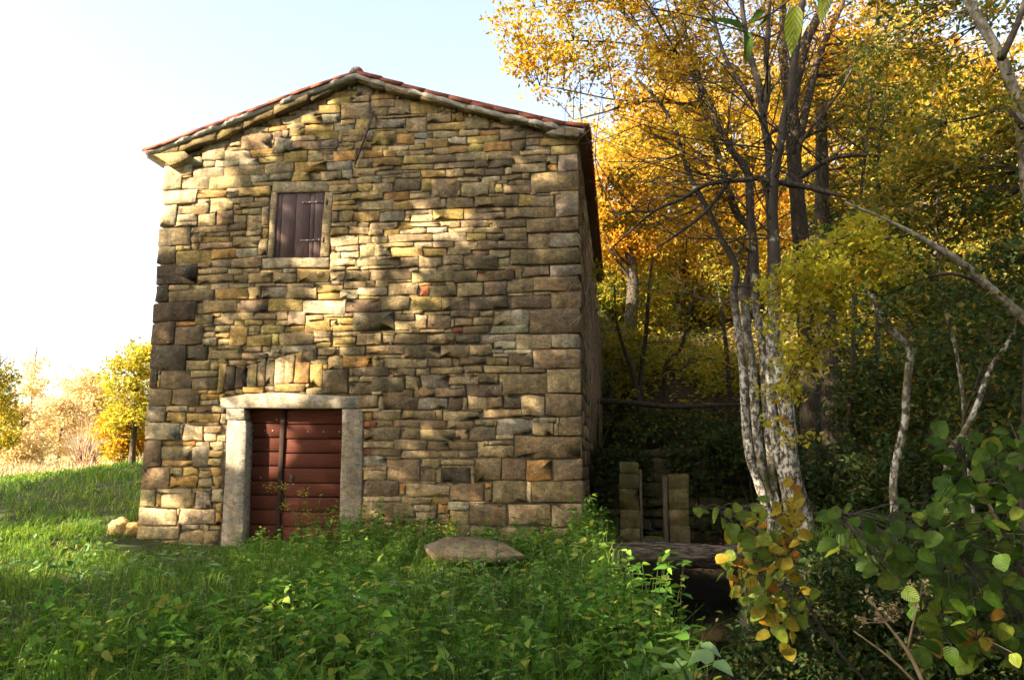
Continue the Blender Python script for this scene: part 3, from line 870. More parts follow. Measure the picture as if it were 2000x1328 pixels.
# door surround
def block(mb, pts, y0, y1, col, bev=0.012):
    """quadrilateral prism with bevelled front, pts = x,z counter-clockwise from lower left"""
    n_ = len(pts)
    cx_ = sum(p[0] for p in pts) / n_; cz_ = sum(p[1] for p in pts) / n_
    ins = [(x + math.copysign(min(bev, abs(cx_ - x)), cx_ - x), z + math.copysign(min(bev, abs(cz_ - z)), cz_ - z)) for x, z in pts]
    vs = [(x, y1, z) for x, z in pts] + [(x, y0 + bev, z) for x, z in pts] + [(x, y0, z) for x, z in ins]
    fs = [tuple(range(2 * n_, 3 * n_)), tuple(range(n_ - 1, -1, -1))]
    for k in range(n_):
        k2 = (k + 1) % n_
        fs += [(k, k2, n_ + k2, n_ + k), (n_ + k, n_ + k2, 2 * n_ + k2, 2 * n_ + k)]
    mb.add(vs, fs, col)


def rough_edge(p0, p1, n_=5, a=0.008):
    return [(p0[0] + (p1[0] - p0[0]) * k / n_ + random.uniform(-a, a) * (k > 0), p0[1] + (p1[1] - p0[1]) * k / n_ + random.uniform(-a, a) * (k > 0)) for k in range(n_)]


def qpx(pts, y=0.0):
    p = poly(pts, y)
    out = []
    for k in range(len(p)): out += rough_edge(p[k], p[(k + 1) % len(p)], 4, .006)
    return out


frame = link('door_frame', None, house)
DC = (0.44, 0.40, 0.33)
for nm, pts, c_ in (('lintel', [(430, 797), (700, 797), (700, 774), (620, 771), (540, 767), (480, 769), (430, 777)], (0.37, 0.325, 0.25)),
                    ('jamb', [(428, 1085), (472, 1085), (481, 830), (478, 821), (444, 820), (438, 950)], (0.36, 0.325, 0.27)),
                    ('jamb_cap', [(440, 819), (477, 819), (476, 798), (440, 798)], (0.40, 0.35, 0.27)),
                    ('jamb', [(661, 1080), (703, 1080), (709, 810), (704, 799), (668, 799)], (0.28, 0.245, 0.19))):
    mb = MB(); block(mb, qpx(pts, -.03), -.022 if nm != 'jamb_cap' else -.016, .34, c_, .007)
    mb.build(nm, M['dressed'], frame)
# inner chamfer of the left jamb
door = link('door', None, house)
YD = 0.20


def dpx(px, py):
    p = PY(px, py, YD); return p[0], p[2]


def zoom5(x, y):
    return 250 + x / 3.794, 750 + y / 3.794


def plank(x0, x1, z0, z1, y, th, mat, parent, name='plank', b=0.003):
    mb = MB(); block(mb, [(x0, z0), (x1, z0), (x1, z1), (x0, z1)], y, y + th, (1, 1, 1), b)
    return mb.build(name, mat, parent)


lx0, lx1 = 1.62, dpx(*zoom5(1130, 600))[0]
rx0, rx1 = lx1 + .03, 3.36
ysL = [170, 290, 395, 500, 605, 715, 820, 930, 1040, 1145, 1260]
ysR = [170, 298, 405, 511, 621, 732, 837, 946, 1057, 1165, 1280]
for ys, (x0, x1), xm in ((ysL, (lx0, lx1), 990), (ysR, (rx0, rx1), 1360)):
    for k in range(len(ys) - 1):
        zt1 = dpx(*zoom5(xm, ys[k]))[1]; zb = dpx(*zoom5(xm, ys[k + 1]))[1]
        plank(x0, x1, zb + .010, zt1 - .009, YD + random.uniform(-.004, .004), .03, M['door'], door)
xs = dpx(*zoom5(1138, 600))[0]
plank(xs - .045, xs + .035, -.35, 2.03, YD - .03, .028, M['door_strip'], door, 'cover_strip', .008)
mb = MB(); mb.box(1.55, 3.42, YD + .035, YD + .06, -.5, 2.1)
mb.build('backing', M['door_strip'], door)
for (zx, zy) in ((928, 345), (1017, 345), (1073, 345), (1333, 352), (1450, 352), (1565, 352), (893, 1085), (988, 1087), (1044, 1087), (1103, 262), (983, 690), (1225, 740), (1165, 735)):
    x, z = dpx(*zoom5(zx, zy))
    mb = MB(); tube(mb, [(x, YD - .008, z), (x, YD + .01, z)], [.009, .009], 8)
    mb.build('nail', M['nail'], door)
x, z = dpx(*zoom5(1212, 700))
mb = MB(); block(mb, [(x - .03, z - .06), (x + .03, z - .06), (x + .03, z + .06), (x - .03, z + .06)], YD - .014, YD, (1, 1, 1), .004)
lk = mb.build('lock_plate', M['iron'], door)
mb = MB(); tube(mb, smooth_path([(x, YD - .01, z + .02), (x, YD - .05, z + .02), (x + .05, YD - .055, z + .02), (x + .07, YD - .055, z + .015)], 3), [.009, .009], 8)
mb.build('handle', M['iron'], lk)

# window: surround, shutter
wf = link('window_frame', None, house)


def zoomw(x, y):
    return 500 + x / 6.64, 330 + y / 6.64


for nm, pts, c_ in (('lintel', [(205, 305), (985, 292), (985, 160), (215, 165)], (0.30, 0.255, 0.16)),
                    ('jamb', [(140, 1150), (218, 1150), (268, 305), (195, 305)], (0.33, 0.27, 0.165)),
                    ('jamb', [(825, 1140), (940, 1130), (998, 300), (890, 300)], (0.33, 0.255, 0.14)),
                    ('sill', [(75, 1285), (940, 1275), (940, 1145), (75, 1160)], (0.38, 0.32, 0.21))):
    p = qpx([zoomw(*a) for a in pts], -.02)
    mb = MB(); block(mb, p, -.012, .3, c_, .008)
    mb.build(nm, M['dressed'], wf)
shut = link('shutter', None, house)
YS = 0.012
sp = lambda a, b_: (lambda p: (p[0], p[2]))(PY(*zoomw(a, b_), YS))
xb_t = [268, 345, 530, 712, 773, 888]
zt_, zb_ = sp(560, 300)[1], sp(520, 1160)[1]
for k in range(5):
    xa = (sp(xb_t[k], 305)[0] + sp(xb_t[k] - (xb_t[k] * 0 + 52), 1160)[0]) / 2 if False else sp(xb_t[k], 305)[0]
    xb2 = sp(xb_t[k + 1], 305)[0]
    plank(xa + .003, xb2 - .003, zb_, zt_, YS + random.uniform(-.003, .003), .03, M['shutter'], shut, 'board', .004)
mb = MB(); mb.box(1.86, 2.98, .05, .08, 4.36, 5.62); mb.build('backing', M['door_strip'], shut)
for (xa, xb2, y) in ((612, 925, 440), (580, 880, 930)):
    a = sp(xa, y); b2 = sp(xb2, y - 4)
    mb = MB(); block(mb, [(a[0], a[1] - .016), (b2[0], b2[1] - .016), (b2[0], b2[1] + .016), (a[0], a[1] + .016)], YS - .012, YS - .0045, (1, 1, 1), .002)
    tube(mb, [(b2[0], YS - .02, b2[1] - .045), (b2[0], YS - .02, b2[1] + .045)], [.018, .018], 8)
    hg = mb.build('hinge', M['iron'], shut)
    for f in (0.02, .3, .55, .8):
        xx = a[0] + (b2[0] - a[0]) * f
        mb = MB(); tube(mb, [(xx, YS - .02, a[1]), (xx, YS - .01, a[1])], [.010, .011], 8)
        mb.build('bolt', M['nail'], hg)

# iron anchor bar on the gable
a, b2 = PY(728, 222, -.04), PY(693, 321, -.04)
mb = MB(); tube(mb, [a, (a + b2) / 2 + np.array([.015, -.01, 0]), b2], [.017, .020, .013], 8)
mid = a * .55 + b2 * .45
tube(mb, [mid + np.array([0, -.03, 0]), mid + np.array([0, .08, 0])], [.018, .018], 8)
tube(mb, [a + np.array([-.03, 0, .02]), a + np.array([.03, 0, .03])], [.014, .014], 6)
mb.build('anchor_bar', M['iron'], house)

# ------------------------------------------------------------------ roof
roof = link('roof', None, house)
YV = -0.13
vl = lambda pts: [(PY(a, b_, YV)[0], PY(a, b_, YV)[2]) for a, b_ in pts]
slab_bot = vl([(296, 302), (340, 297), (425, 270), (480, 246), (548, 218), (610, 193), (655, 172), (693, 157), (735, 170), (775, 181), (845, 199), (905, 213), (1005, 238), (1065, 253), (1137, 262)])
tile_bot = vl([(289, 300), (400, 257), (500, 219), (600, 181), (693, 147), (735, 159), (830, 185), (950, 217), (1060, 241), (1138, 255)])
sbx, sbz = zip(*slab_bot); tbx, tbz = zip(*tile_bot)
apx = 3.36
# verge slabs, one stone each
cuts = [-0.28, 0.30, 0.95, 1.42, 1.95, 2.55, 2.95, apx, 3.85, 4.45, 5.05, 5.75, 6.3, 7.12]
SLC = [(0.26, 0.20, 0.085), (0.20, 0.165, 0.075), (0.24, 0.175, 0.08), (0.18, 0.15, 0.08), (0.22, 0.17, 0.09)]
for k in range(len(cuts) - 1):
    x0, x1 = cuts[k] + .004, cuts[k + 1] - .004
    N = 4
    xs_ = np.linspace(x0, x1, N)
    off = random.uniform(-.02, .03)
    pts = [(x, np.interp(x, sbx, sbz) + random.uniform(-.012, .012)) for x in xs_] + [(x, np.interp(x, tbx, tbz) - .028 + random.uniform(-.012, .008)) for x in xs_[::-1]]
    mb = MB(); block(mb, pts, YV + off, .25, jit(random.choice(SLC), .15), .02)
    mb.build('verge_slab', M['stone'], roof)
# mortar bed between slabs and tiles
mb = MB()
xs_ = np.linspace(-.22, 7.1, 60)
yo = [YV - .015 + random.uniform(-.03, .02) for _ in xs_]
for k in range(len(xs_) - 1):
    za = [np.interp(xs_[k], tbx, tbz), np.interp(xs_[k + 1], tbx, tbz)]
    mb.add([(xs_[k], yo[k], za[0] - .05), (xs_[k + 1], yo[k + 1], za[1] - .05), (xs_[k + 1], yo[k + 1] - .01, za[1] + .02), (xs_[k], yo[k] - .01, za[0] + .02),
            (xs_[k], .3, za[0] - .05), (xs_[k + 1], .3, za[1] - .05)], [(0, 1, 2, 3), (1, 0, 4, 5)])
mb.build('mortar_bed', M['pale_mortar'], roof)
# corbel stones at both eaves
for pts, c_ in (([(300, 302), (325, 318), (330, 325), (355, 318), (372, 305), (360, 296)], (0.30, 0.25, 0.13)),
                ([(1065, 262), (1131, 268), (1133, 258), (1128, 250), (1090, 250)], (0.30, 0.26, 0.16))):
    p = poly(pts, -.12)
    if c_[0] == 0.30 and p[0][0] < 1: pass
    mb = MB(); block(mb, p if p[0][0] > 1 else p[::1], -.14, .3, c_, .015)
    mb.build('corbel', M['stone'], roof)
# deck
deck = MB()
zl, zr, za = float(np.interp(-.3, tbx, tbz)), float(np.interp(7.14, tbx, tbz)), float(max(tbz))
for k in range(14):
    x0, x1 = -0.30 + (7.42) * k / 14, -0.30 + 7.42 * (k + 1) / 14
    z0, z1 = np.interp([x0, x1], tbx, tbz)
    deck.add([(x0, YV + .06, z0 + .012), (x1, YV + .06, z1 + .012), (x1, D + .15, z1 + .012), (x0, D + .15, z0 + .012),
              (x0, YV + .06, z0 - .05), (x1, YV + .06, z1 - .05), (x1, D + .15, z1 - .05), (x0, D + .15, z0 - .05)],
             [(0, 1, 2, 3), (7, 6, 5, 4), (0, 4, 5, 1), (2, 6, 7, 3), (1, 5, 6, 2), (3, 7, 4, 0)])
deck.build('deck', M['wood_old'], roof)


def barrel(mb, p0, p1, yc, r0, r1, lift, up=True, seg=7, th=0.014):
    """half barrel tile from (x,z) p0 to p1 centred at y = yc"""
    p0 = np.array(p0); p1 = np.array(p1)
    t_ = (p1 - p0) / np.linalg.norm(p1 - p0)
    nrm = np.array([-t_[1], t_[0]])
    if nrm[1] < 0: nrm = -nrm
    vs, fs = [], []
    for (p, r_) in ((p0, r0), (p1, r1)):
        for rr in (r_, r_ - th):
            for k in range(seg + 1):
                th_ = math.pi * k / seg
                h = rr * math.sin(th_) * 0.8 * (1 if up else -1)
                q_ = p + nrm * (h + lift)
                vs.append((q_[0], yc - rr * math.cos(th_), q_[1]))
    s = seg + 1
    for k in range(seg):
        fs.append((k, k + 1, 2 * s + k + 1, 2 * s + k))            # outer
        fs.append((s + k + 1, s + k, 3 * s + k, 3 * s + k + 1))    # inner
        fs.append((k + 1, k, s + k, s + k + 1))
        fs.append((2 * s + k, 2 * s + k + 1, 3 * s + k + 1, 3 * s + k))
    fs += [(0, 2 * s, 3 * s, s), (s - 1, 2 * s - 1, 4 * s - 1, 3 * s - 1)]
    mb.add(vs, fs)


tb = lambda x: (x, float(np.interp(x, tbx, tbz)))
NT = 10
field_t = MB()
ycs = np.arange(YV + 0.085, D + .1, 0.2)
for side in (-1, 1):
    xe = -.33 if side < 0 else 7.17
    for ci, yc in enumerate(ycs):
        for r_ in range(NT):
            xa = apx + (xe - apx) * (r_ + 1) / NT
            xb2 = apx + (xe - apx) * (r_ - .18) / NT
            if r_ == 0: xb2 = apx
            mb = MB() if ci == 0 else field_t
            jx = random.uniform(-.012, .012)
            l0 = random.uniform(.012, .028) + 0.016
            pa, pb = tb(xa + jx), tb(xb2)
            barrel(mb, pa, pb, yc + random.uniform(-.006, .006),   .135, .118, l0 - .015, True, 6 if ci else 8)
            if ci == 0:
                mb.build('verge_tile', M['tile'], roof, True)
        # channel tiles between the covers
        yk = yc + .1
        barrel(field_t, tb(xe - side * -.02), tb(apx), yk, .09, .09, .085, False, 4)
tag(field_t.build('field_tiles', M['tile'], roof, True), kind='stuff')
rt = MB()
for k in range(26):
    y0 = YV - .0 + k * .4; y1 = y0 + .44
    vs, fs = [], []
    for (y, r_) in ((y0, .12), (y1, .105)):
        for j in range(9):
            th_ = math.pi * j / 8
            vs.append((apx - r_ * math.cos(th_), y, za + .02 + r_ * .9 * math.sin(th_) + .02))
    fs = [(j, j + 1, 9 + j + 1, 9 + j) for j in range(8)] + [tuple(range(8, -1, -1))]
    mb = MB(); mb.add(vs, fs)
    if k == 0: ridge0 = mb.mesh('ridge_tile', M['tile'], True)
    o = link('ridge_tile', mb.mesh('ridge_tile', M['tile'], True), roof)
# mortared stone at the ridge end
a = PY(693, 136, YV)
bm = bmesh.new(); bmesh.ops.create_icosphere(bm, subdivisions=3, radius=1)
for v in bm.verts:
    nn = 1 + .22 * mnoise.noise(v.co * 2.1)
    v.co = Vector((a[0] + v.co.x * .085 * nn, YV + .05 + v.co.y * .09 * nn, a[2] + .0 + v.co.z * .06 * nn))
me = bpy.data.meshes.new('ridge_stone'); bm.to_mesh(me); bm.free(); me.materials.append(M['pale_mortar'])
for p_ in me.polygons: p_.use_smooth = True
link('ridge_stone', me, roof)
# ------------------------------------------------------------------ leaf machinery
def unit(a):
    return a / (np.linalg.norm(a, axis=-1, keepdims=True) + 1e-9)


def leaf_arrays(pos, size, up=0.7, wid=0.5, droop=0.25, kind='diamond', var=0.45, axis_dir=None):
    n_ = len(pos)
    nrm = RNG.normal(size=(n_, 3)); nrm[:, 2] = np.abs(nrm[:, 2]) + up * 1.6
    nrm = unit(nrm)
    a = RNG.normal(size=(n_, 3)) if axis_dir is None else axis_dir + RNG.normal(size=(n_, 3)) * .35
    a[:, 2] -= droop
    a = unit(a - nrm * (a * nrm).sum(1, keepdims=True))
    b_ = np.cross(nrm, a)
    L = (np.asarray(size) * (1 + RNG.uniform(-var, var, n_)))[:, None]
    Wd = L * wid * (1 + RNG.uniform(-.2, .2, n_))[:, None]
    if kind == 'diamond':
        v = np.stack([pos, pos + a * L * .42 + b_ * Wd * .5 + nrm * L * .08, pos + a * L - nrm * L * .10, pos + a * L * .42 - b_ * Wd * .5 + nrm * L * .08], 1)
        f = np.array([[0, 1, 2], [0, 2, 3]])
    elif kind == 'pointed':
        v = np.stack([pos, pos + a * L * .22 + b_ * Wd * .46 + nrm * L * .05, pos + a * L * .58 + b_ * Wd * .36 + nrm * L * .03, pos + a * L - nrm * L * .14,
                      pos + a * L * .58 - b_ * Wd * .36 + nrm * L * .03, pos + a * L * .22 - b_ * Wd * .46 + nrm * L * .05], 1)
        f = np.array([[0, 1, 2], [0, 2, 3], [0, 3, 4], [0, 4, 5]])
    k = v.shape[1]
    faces = (f[None] + (np.arange(n_) * k)[:, None, None]).reshape(-1, 3)
    return v.reshape(-1, 3), faces


def leaf_mesh(name, parts, mat):
    vs, fs, o = [], [], 0
    for v, f in parts:
        vs.append(v); fs.append(f + o); o += len(v)
    v = np.concatenate(vs); f = np.concatenate(fs)
    return mesh_from(name, v, f.ravel(), np.full(len(f), 3), mat)


def ELL(px, py, depth, rx, ry, rd):
    return PD(px, py, depth), np.array([rx * depth / FPX, ry * depth / FPX, rd])


AX = np.stack([_r2, _u2, _fw])


def sample_ells(ells, n_, shell=0.5):
    vol = np.array([np.prod(e[1]) ** .8 for e in ells]); vol /= vol.sum()
    which = RNG.choice(len(ells), n_, p=vol)
    d = unit(RNG.normal(size=(n_, 3)))
    r_ = RNG.uniform(0, 1, n_) ** (1 / 3 * (1 - .5 * shell))
    c = np.array([ells[k][0] for k in which]); rad = np.array([ells[k][1] for k in which])
    return c + ((d * r_[:, None]) * rad) @ AX


def crown(parent, mat, ells, ncl, nper, lsize, anchors=None, crad=0.5, flat=0.4, twig_r=0.012, shell=0.5, name='crown', wid=0.5, kind='diamond', avoid=None):
    cen = sample_ells(ells, ncl, shell)
    if avoid is not None:
        cen = cen[~avoid(cen)]
    ncl = len(cen)
    cnt = RNG.poisson(nper, ncl)
    sc = np.repeat(cen, cnt, axis=0)
    rr = np.repeat(crad * RNG.uniform(.6, 1.35, ncl), cnt)[:, None]
    d = unit(RNG.normal(size=(len(sc), 3))) * (RNG.uniform(0, 1, (len(sc), 1)) ** .5)
    d[:, 2] *= flat
    # sprays hang from their stem: a tilt of its own for every cluster
    tl = np.repeat(RNG.normal(size=(ncl, 2)) * .25, cnt, axis=0)
    p = sc + d * rr
    p[:, 2] += (d[:, 0] * tl[:, 0] + d[:, 1] * tl[:, 1]) * rr[:, 0] - 0.12 * rr[:, 0] * (d[:, 0] ** 2 + d[:, 1] ** 2)
    if avoid is not None:
        p = p[~avoid(p)]
    me = leaf_mesh(name, [leaf_arrays(p, lsize, up=.25, wid=wid, kind=kind)], mat)
    o = tag(link(name, me, parent), kind='stuff')
    if anchors is not None and twig_r > 0:
        mb = MB()
        A = np.array(anchors)
        for c in cen:
            dd = np.linalg.norm((A - c) * np.array([1, 1, 1.3]), axis=1) + np.maximum(0, A[:, 2] - c[2]) * 1.5
            a = A[np.argmin(dd)]
            mid = (a + c) / 2 + RNG.normal(size=3) * .12 * np.linalg.norm(c - a) * .5
            mid[2] += .08 * np.linalg.norm(c - a)
            ln = np.linalg.norm(c - a)
            r0 = twig_r * min(2.2, .5 + ln * .5)
            tube(mb, smooth_path([a, mid, c, c + (c - mid) * .3], 2), [r0, r0 * .55, r0 * .22], 4, cap=False)
        tag(mb.build('branches', M['twig'], parent, True), kind='stuff')
    return o


# ------------------------------------------------------------------ things round the channel
def lumpy(name, label, cat, c, r, mat, seed, parent=None, sub=3, amp=.25, flatb=None, group=None, col=(0.36, 0.27, 0.16)):
    bm = bmesh.new(); bmesh.ops.create_icosphere(bm, subdivisions=sub, radius=1)
    for v in bm.verts:
        n0 = v.co.copy()
        s = 1 + amp * mnoise.noise(n0 * 1.4 + Vector((seed, 0, 0))) + amp * .4 * mnoise.noise(n0 * 4 + Vector((0, seed, 0)))
        v.co = Vector((c[0] + n0.x * r[0] * s, c[1] + n0.y * r[1] * s, c[2] + n0.z * r[2] * s))
    vs = [tuple(v.co) for v in bm.verts]; fs = [tuple(v.index for v in f.verts) for f in bm.faces]; bm.free()
    mb = MB(); mb.add(vs, fs, col)
    o = mb.build(name, mat, parent, True)
    if label: tag(o, label, cat, group)
    return o


# fallen log across the channel
def log_mat():
    mt, n, l, b = new_mat('log_bark')
    pos = geo_pos(n)
    t = noise_tex(n, l, 7, 8, 0.75, pos, (.55, 3.2, 3.2))
    r1 = ramp(n, [(0.42, (0.014, 0.009, 0.006)), (0.52, (0.14, 0.10, 0.062)), (0.66, (0.34, 0.26, 0.17))])
    l.new(t.outputs[0], r1.inputs[0])
    l.new(r1.outputs[0], b.inputs['Base Color']); b.inputs['Roughness'].default_value = .95
    bump(n, l, t.outputs[0], 1.0, .06, b)
    return mt


log = thing('fallen_log', 'thick rough-barked fallen log lying across the dark mill channel', 'log')
a, b2 = PY(1188, 1084, -.55), PY(1475, 1086, -.55)
mb = MB()
tube(mb, smooth_path([a, a * .66 + b2 * .34 + np.array([0, 0, .012]), a * .33 + b2 * .67 - np.array([0, 0, .01]), b2], 8), [.165, .17, .16, .15], 18, .06)
mb.build('bark', log_mat(), log, True)
mb = MB()
t_ = unit(b2 - a)
tube(mb, [a - t_ * .012, a - t_ * .002], [.145, .15], 18, .02); mb.build('cut_end', M['wood_old'], log)
for k in range(26):
    f = random.random(); p = a + (b2 - a) * f
    v, fc_ = leaf_arrays(np.array([p + np.array([0, random.uniform(-.08, .05), .165])]), .06, 2.5)
    link('fallen_leaf', leaf_mesh('fallen_leaf', [(v, fc_)], M['dead_leaf']), log)

# two stone pillars of the old sluice with timber posts
for pi, (px0, px1, pyt, lab) in enumerate(((1211, 1249, 902, 'mossy stone sluice pillar with a plank edge, next to the house wall'),
                                          (1306, 1346, 926, 'mossy stone sluice pillar with a timber post on its house side'))):
    pil = thing('sluice_pillar', lab, 'pillar', 'sluice pillars behind the log')
    y = 1.25
    x0, x1 = PY(px0, 1000, y)[0], PY(px1, 1000, y)[0]
    zt_ = PY(px0, pyt, y)[2]
    z = -1.1
    hs = [.5, .42, .34, .26, .36, .27, .33, .3, .3]
    k = 0
    while z < zt_ - .02:
        h = min(hs[k % 9] * random.uniform(.85, 1.15), zt_ - z)
        if zt_ - z - h < .12: h = zt_ - z
        vs, fs = stone_geo(x0 + random.uniform(-.012, .012), x1 + random.uniform(-.012, .012), z + .001, z + h - .001, y, y + .4, .3)
        cc = (0.17, 0.14, 0.06) if z > .2 else (0.24, 0.19, 0.10)
        mb = MB(); mb.add(vs, fs, jit(cc, .2))
        mb.build('stone_block', M['mossy'], pil); z += h; k += 1
    mb = MB()
    if pi == 0:
        mb.box(x1 + .012, x1 + .05, y - .02, y + .12, -1.1, zt_ - .12)
    else:
        mb.box(x0 - .085, x0 - .012, y - .04, y + .06, -1.1, zt_ - .02)
    mb.build('timber_post', M['wood_old'], pil)
    mb = MB()
    for _ in range(120):
        pass
beam = thing('sluice_beam', 'low mossy beam between the two sluice pillars', 'beam')
a, b2 = PY(1252, 1057, 1.3), PY(1298, 1057, 1.3)
mb = MB(); tube(mb, smooth_path([a, (a + b2) / 2 + np.array([0, 0, .01]), b2], 4), [.06, .055, .06], 8, .06)
mb.build('timber', M['wood_old'], beam, True)
mb = MB(); tube(mb, smooth_path([a + np.array([.02, -.01, .045]), (a + b2) / 2 + np.array([0, -.01, .055]), b2 + np.array([-.02, -.01, .045])], 4), [.028, .032, .024], 8, .2)
mb.build('moss', leaf_mat('moss', [(0, (.07, .09, .015)), (1, (.10, .12, .02))], .1, 0), beam, True)

# retaining wall behind
rw = thing('retaining_wall', 'dark mossy rubble retaining wall at the head of the channel', 'wall')
z = -1.1
while z < 1.25:
    h = random.uniform(.14, .3); x = 7.02 + random.uniform(-.2, 0)
    while x < 11.2:
        w_ = random.uniform(.2, .6)
        top_here = 1.35 - .25 * max(0, x - 9.6)
        if z + h * .5 < top_here and random.random() > .03:
            vs, fs = stone_geo(x + .006, x + w_ - .006, z + .005, z + h - .005, 3.1 + random.uniform(-.05, .05) + .05 * z, 3.5, 1.2)
            mb = MB(); mb.add(vs, fs, jit(random.choice([(0.07, 0.058, 0.036), (0.10, 0.08, 0.045), (0.055, 0.05, 0.028)]), .25))
            mb.build('stone', M['mossy'], rw)
        x += w_
    z += h
mb = MB(); mb.box(7.0, 11.0, 3.3, 3.6, -1.2, 1.1); mb.build('mortar', M['mossy'], rw)
n_ = 2600
P_ = np.stack([RNG.uniform(7.05, 11.2, n_), 3.06 - RNG.uniform(0, .14, n_), 1.45 - np.abs(RNG.normal(0, .75, n_))], 1)
P_ = P_[np.array([hnoise(a_, b_, 1.6, 4.0) > -.12 for a_, _, b_ in P_])]
tag(link('ivy', leaf_mesh('ivy', [leaf_arrays(P_, .085, .0, .8, .5)], M['dark_leaf']), rw), kind='stuff')

# horizontal pole behind the house corner
pole = MB()
pts = [PD(1165, 783, 16.0), PD(1235, 787, 15.8), PD(1310, 794, 15.6), PD(1390, 792, 15.4), PD(1455, 790, 15.2)]
tube(pole, smooth_path(pts, 5), [.062, .055, .045, .03], 8, .06)
tag(pole.build('fallen_branch', M['bark'], None, True), 'dark dead branch lying level from the house wall to the pale stems', 'branch')

# flat sandstone slab in the nettles, rock at the left corner
sl = MB()
c = PY(920, 1068, -2.3); SLAB = c
out = [(-.64, .02), (-.46, -.26), (-.05, -.30), (.42, -.24), (.74, -.16), (.42, .20), (.05, .36), (-.42, .34)]
vs = []
out = [(u * .92, v * 1.15) for u, v in out]
for dz, s in ((-.085, .95), (-.012, 1.0), (.0, .965)):
    for u, v in out:
        vs.append((c[0] + u * s, c[1] + v * s, c[2] + dz + .20 * v - .03 * u + random.uniform(-.008, .008)))
vs.append((c[0], c[1], c[2] + .01))
N = 8
fs = [tuple(range(N - 1, -1, -1))]
for r_ in range(2):
    for k in range(N): fs.append((r_ * N + k, r_ * N + (k + 1) % N, (r_ + 1) * N + (k + 1) % N, (r_ + 1) * N + k))
fs += [(2 * N + k, 2 * N + (k + 1) % N, 3 * N) for k in range(N)]
sl.add(vs, fs, (0.33, 0.25, 0.145))
tag(sl.build('sandstone_slab', M['stone']), 'broad flat brown sandstone slab lying in the nettles before the wall', 'slab')
p = ground_pt(232, 1046)
rk = thing('corner_rock', 'orange-brown lumpy rock in the grass at the foot of the house corner', 'rock')
lumpy('boulder', None, None, p + np.array([-.06, .1, .12]), (.17, .14, .15), M['stone'], 3.3, rk, 3, .35, col=(.62, .42, .2))
lumpy('boulder', None, None, p + np.array([.16, .12, .08]), (.16, .13, .12), M['stone'], 8.1, rk, 3, .35, col=(.58, .40, .16))
lumpy('bank_stone', 'tan stone wedged under the near end of the fallen log', 'rock', PY(1190, 1105, -.7), (.16, .16, .13), M['stone'], 5.2, None, 3, .3, col=(.40, .28, .16))
# ------------------------------------------------------------------ trees of the wood
def stem(mb, pxs, depth, radii, sides=10, rough=.06, dd=0.0, base_ground=False):
    n_ = len(pxs)
    pts = [PD(x, y, depth + dd * k / max(1, n_ - 1)) for k, (x, y) in enumerate(pxs)]
    if base_ground:
        b0 = pts[0].copy(); b0[2] = float(ground_z(b0[0], b0[1])) - .15
        if b0[2] < pts[0][2] - .05: pts = [b0] + pts
    pth = smooth_path(pts, 4)
    tube(mb, pth, radii, sides, rough)
    return pth


def above_roof(p):
    """keep leaves out of the house"""
    x, y, z = p[:, 0], p[:, 1], p[:, 2]
    zr_ = np.interp(x, tbx, tbz) + .25
    inside = (x > -.5) & (x < 7.25) & (y > -.3) & (y < D + .4) & (z < zr_)
    return inside


DC_ = 11.2
clump = thing('multi_stem_tree', 'clump of slender trunks with white lichen patches and golden crown beside the channel', 'tree')
A_ = []
S = [([(1508, 1035), (1500, 998), (1481, 941), (1463, 884), (1455, 806), (1451, 718), (1440, 631), (1433, 574), (1438, 522), (1407, 464), (1382, 410), (1353, 356), (1333, 302), (1312, 240), (1283, 195), (1240, 150)], [.072, .066, .058, .05, .04, .02], 0.1, 1.2),
     ([(1512, 1030), (1490, 919), (1479, 849), (1472, 762), (1468, 701), (1459, 644), (1455, 574), (1465, 526), (1469, 456), (1440, 418), (1420, 364), (1403, 306), (1390, 257), (1374, 207), (1362, 141), (1341, 75), (1320, 4), (1300, -70)], [.075, .07, .062, .06, .05, .025], 0.45, 1.6),
     ([(1522, 1035), (1516, 980), (1505, 893), (1496, 806), (1490, 688), (1481, 631), (1474, 579), (1473, 497), (1465, 414), (1461, 340), (1432, 298), (1407, 257), (1390, 207), (1345, 130), (1305, 90)], [.055, .055, .06, .065, .045, .02], 0.25, .9),
     ([(1545, 1030), (1538, 976), (1529, 928), (1518, 884), (1509, 827), (1505, 762), (1503, 696), (1507, 613), (1506, 497), (1502, 373), (1500, 290), (1490, 232), (1482, 166), (1465, 108), (1453, 41), (1444, -40)], [.08, .07, .062, .052, .05, .03], 0.0, .6),
     ([(1585, 1085), (1568, 1002), (1551, 945), (1542, 893), (1540, 840), (1533, 779), (1525, 736), (1514, 688), (1511, 631), (1514, 565), (1515, 514), (1510, 414), (1515, 331), (1523, 290), (1531, 232), (1544, 186), (1548, 145), (1560, 62), (1569, -10), (1575, -80)], [.14, .12, .10, .072, .058, .056, .03], -.25, .2)]
for pts, rad, d0, dd in S:
    mb = MB()
    pth = stem(mb, pts, DC_ + d0, rad, 10, .07, dd, True)
    mb.build('trunk', M['lichen_bark'], clump, True)
    A_ += pth[int(len(pth) * .45):]
br = MB()
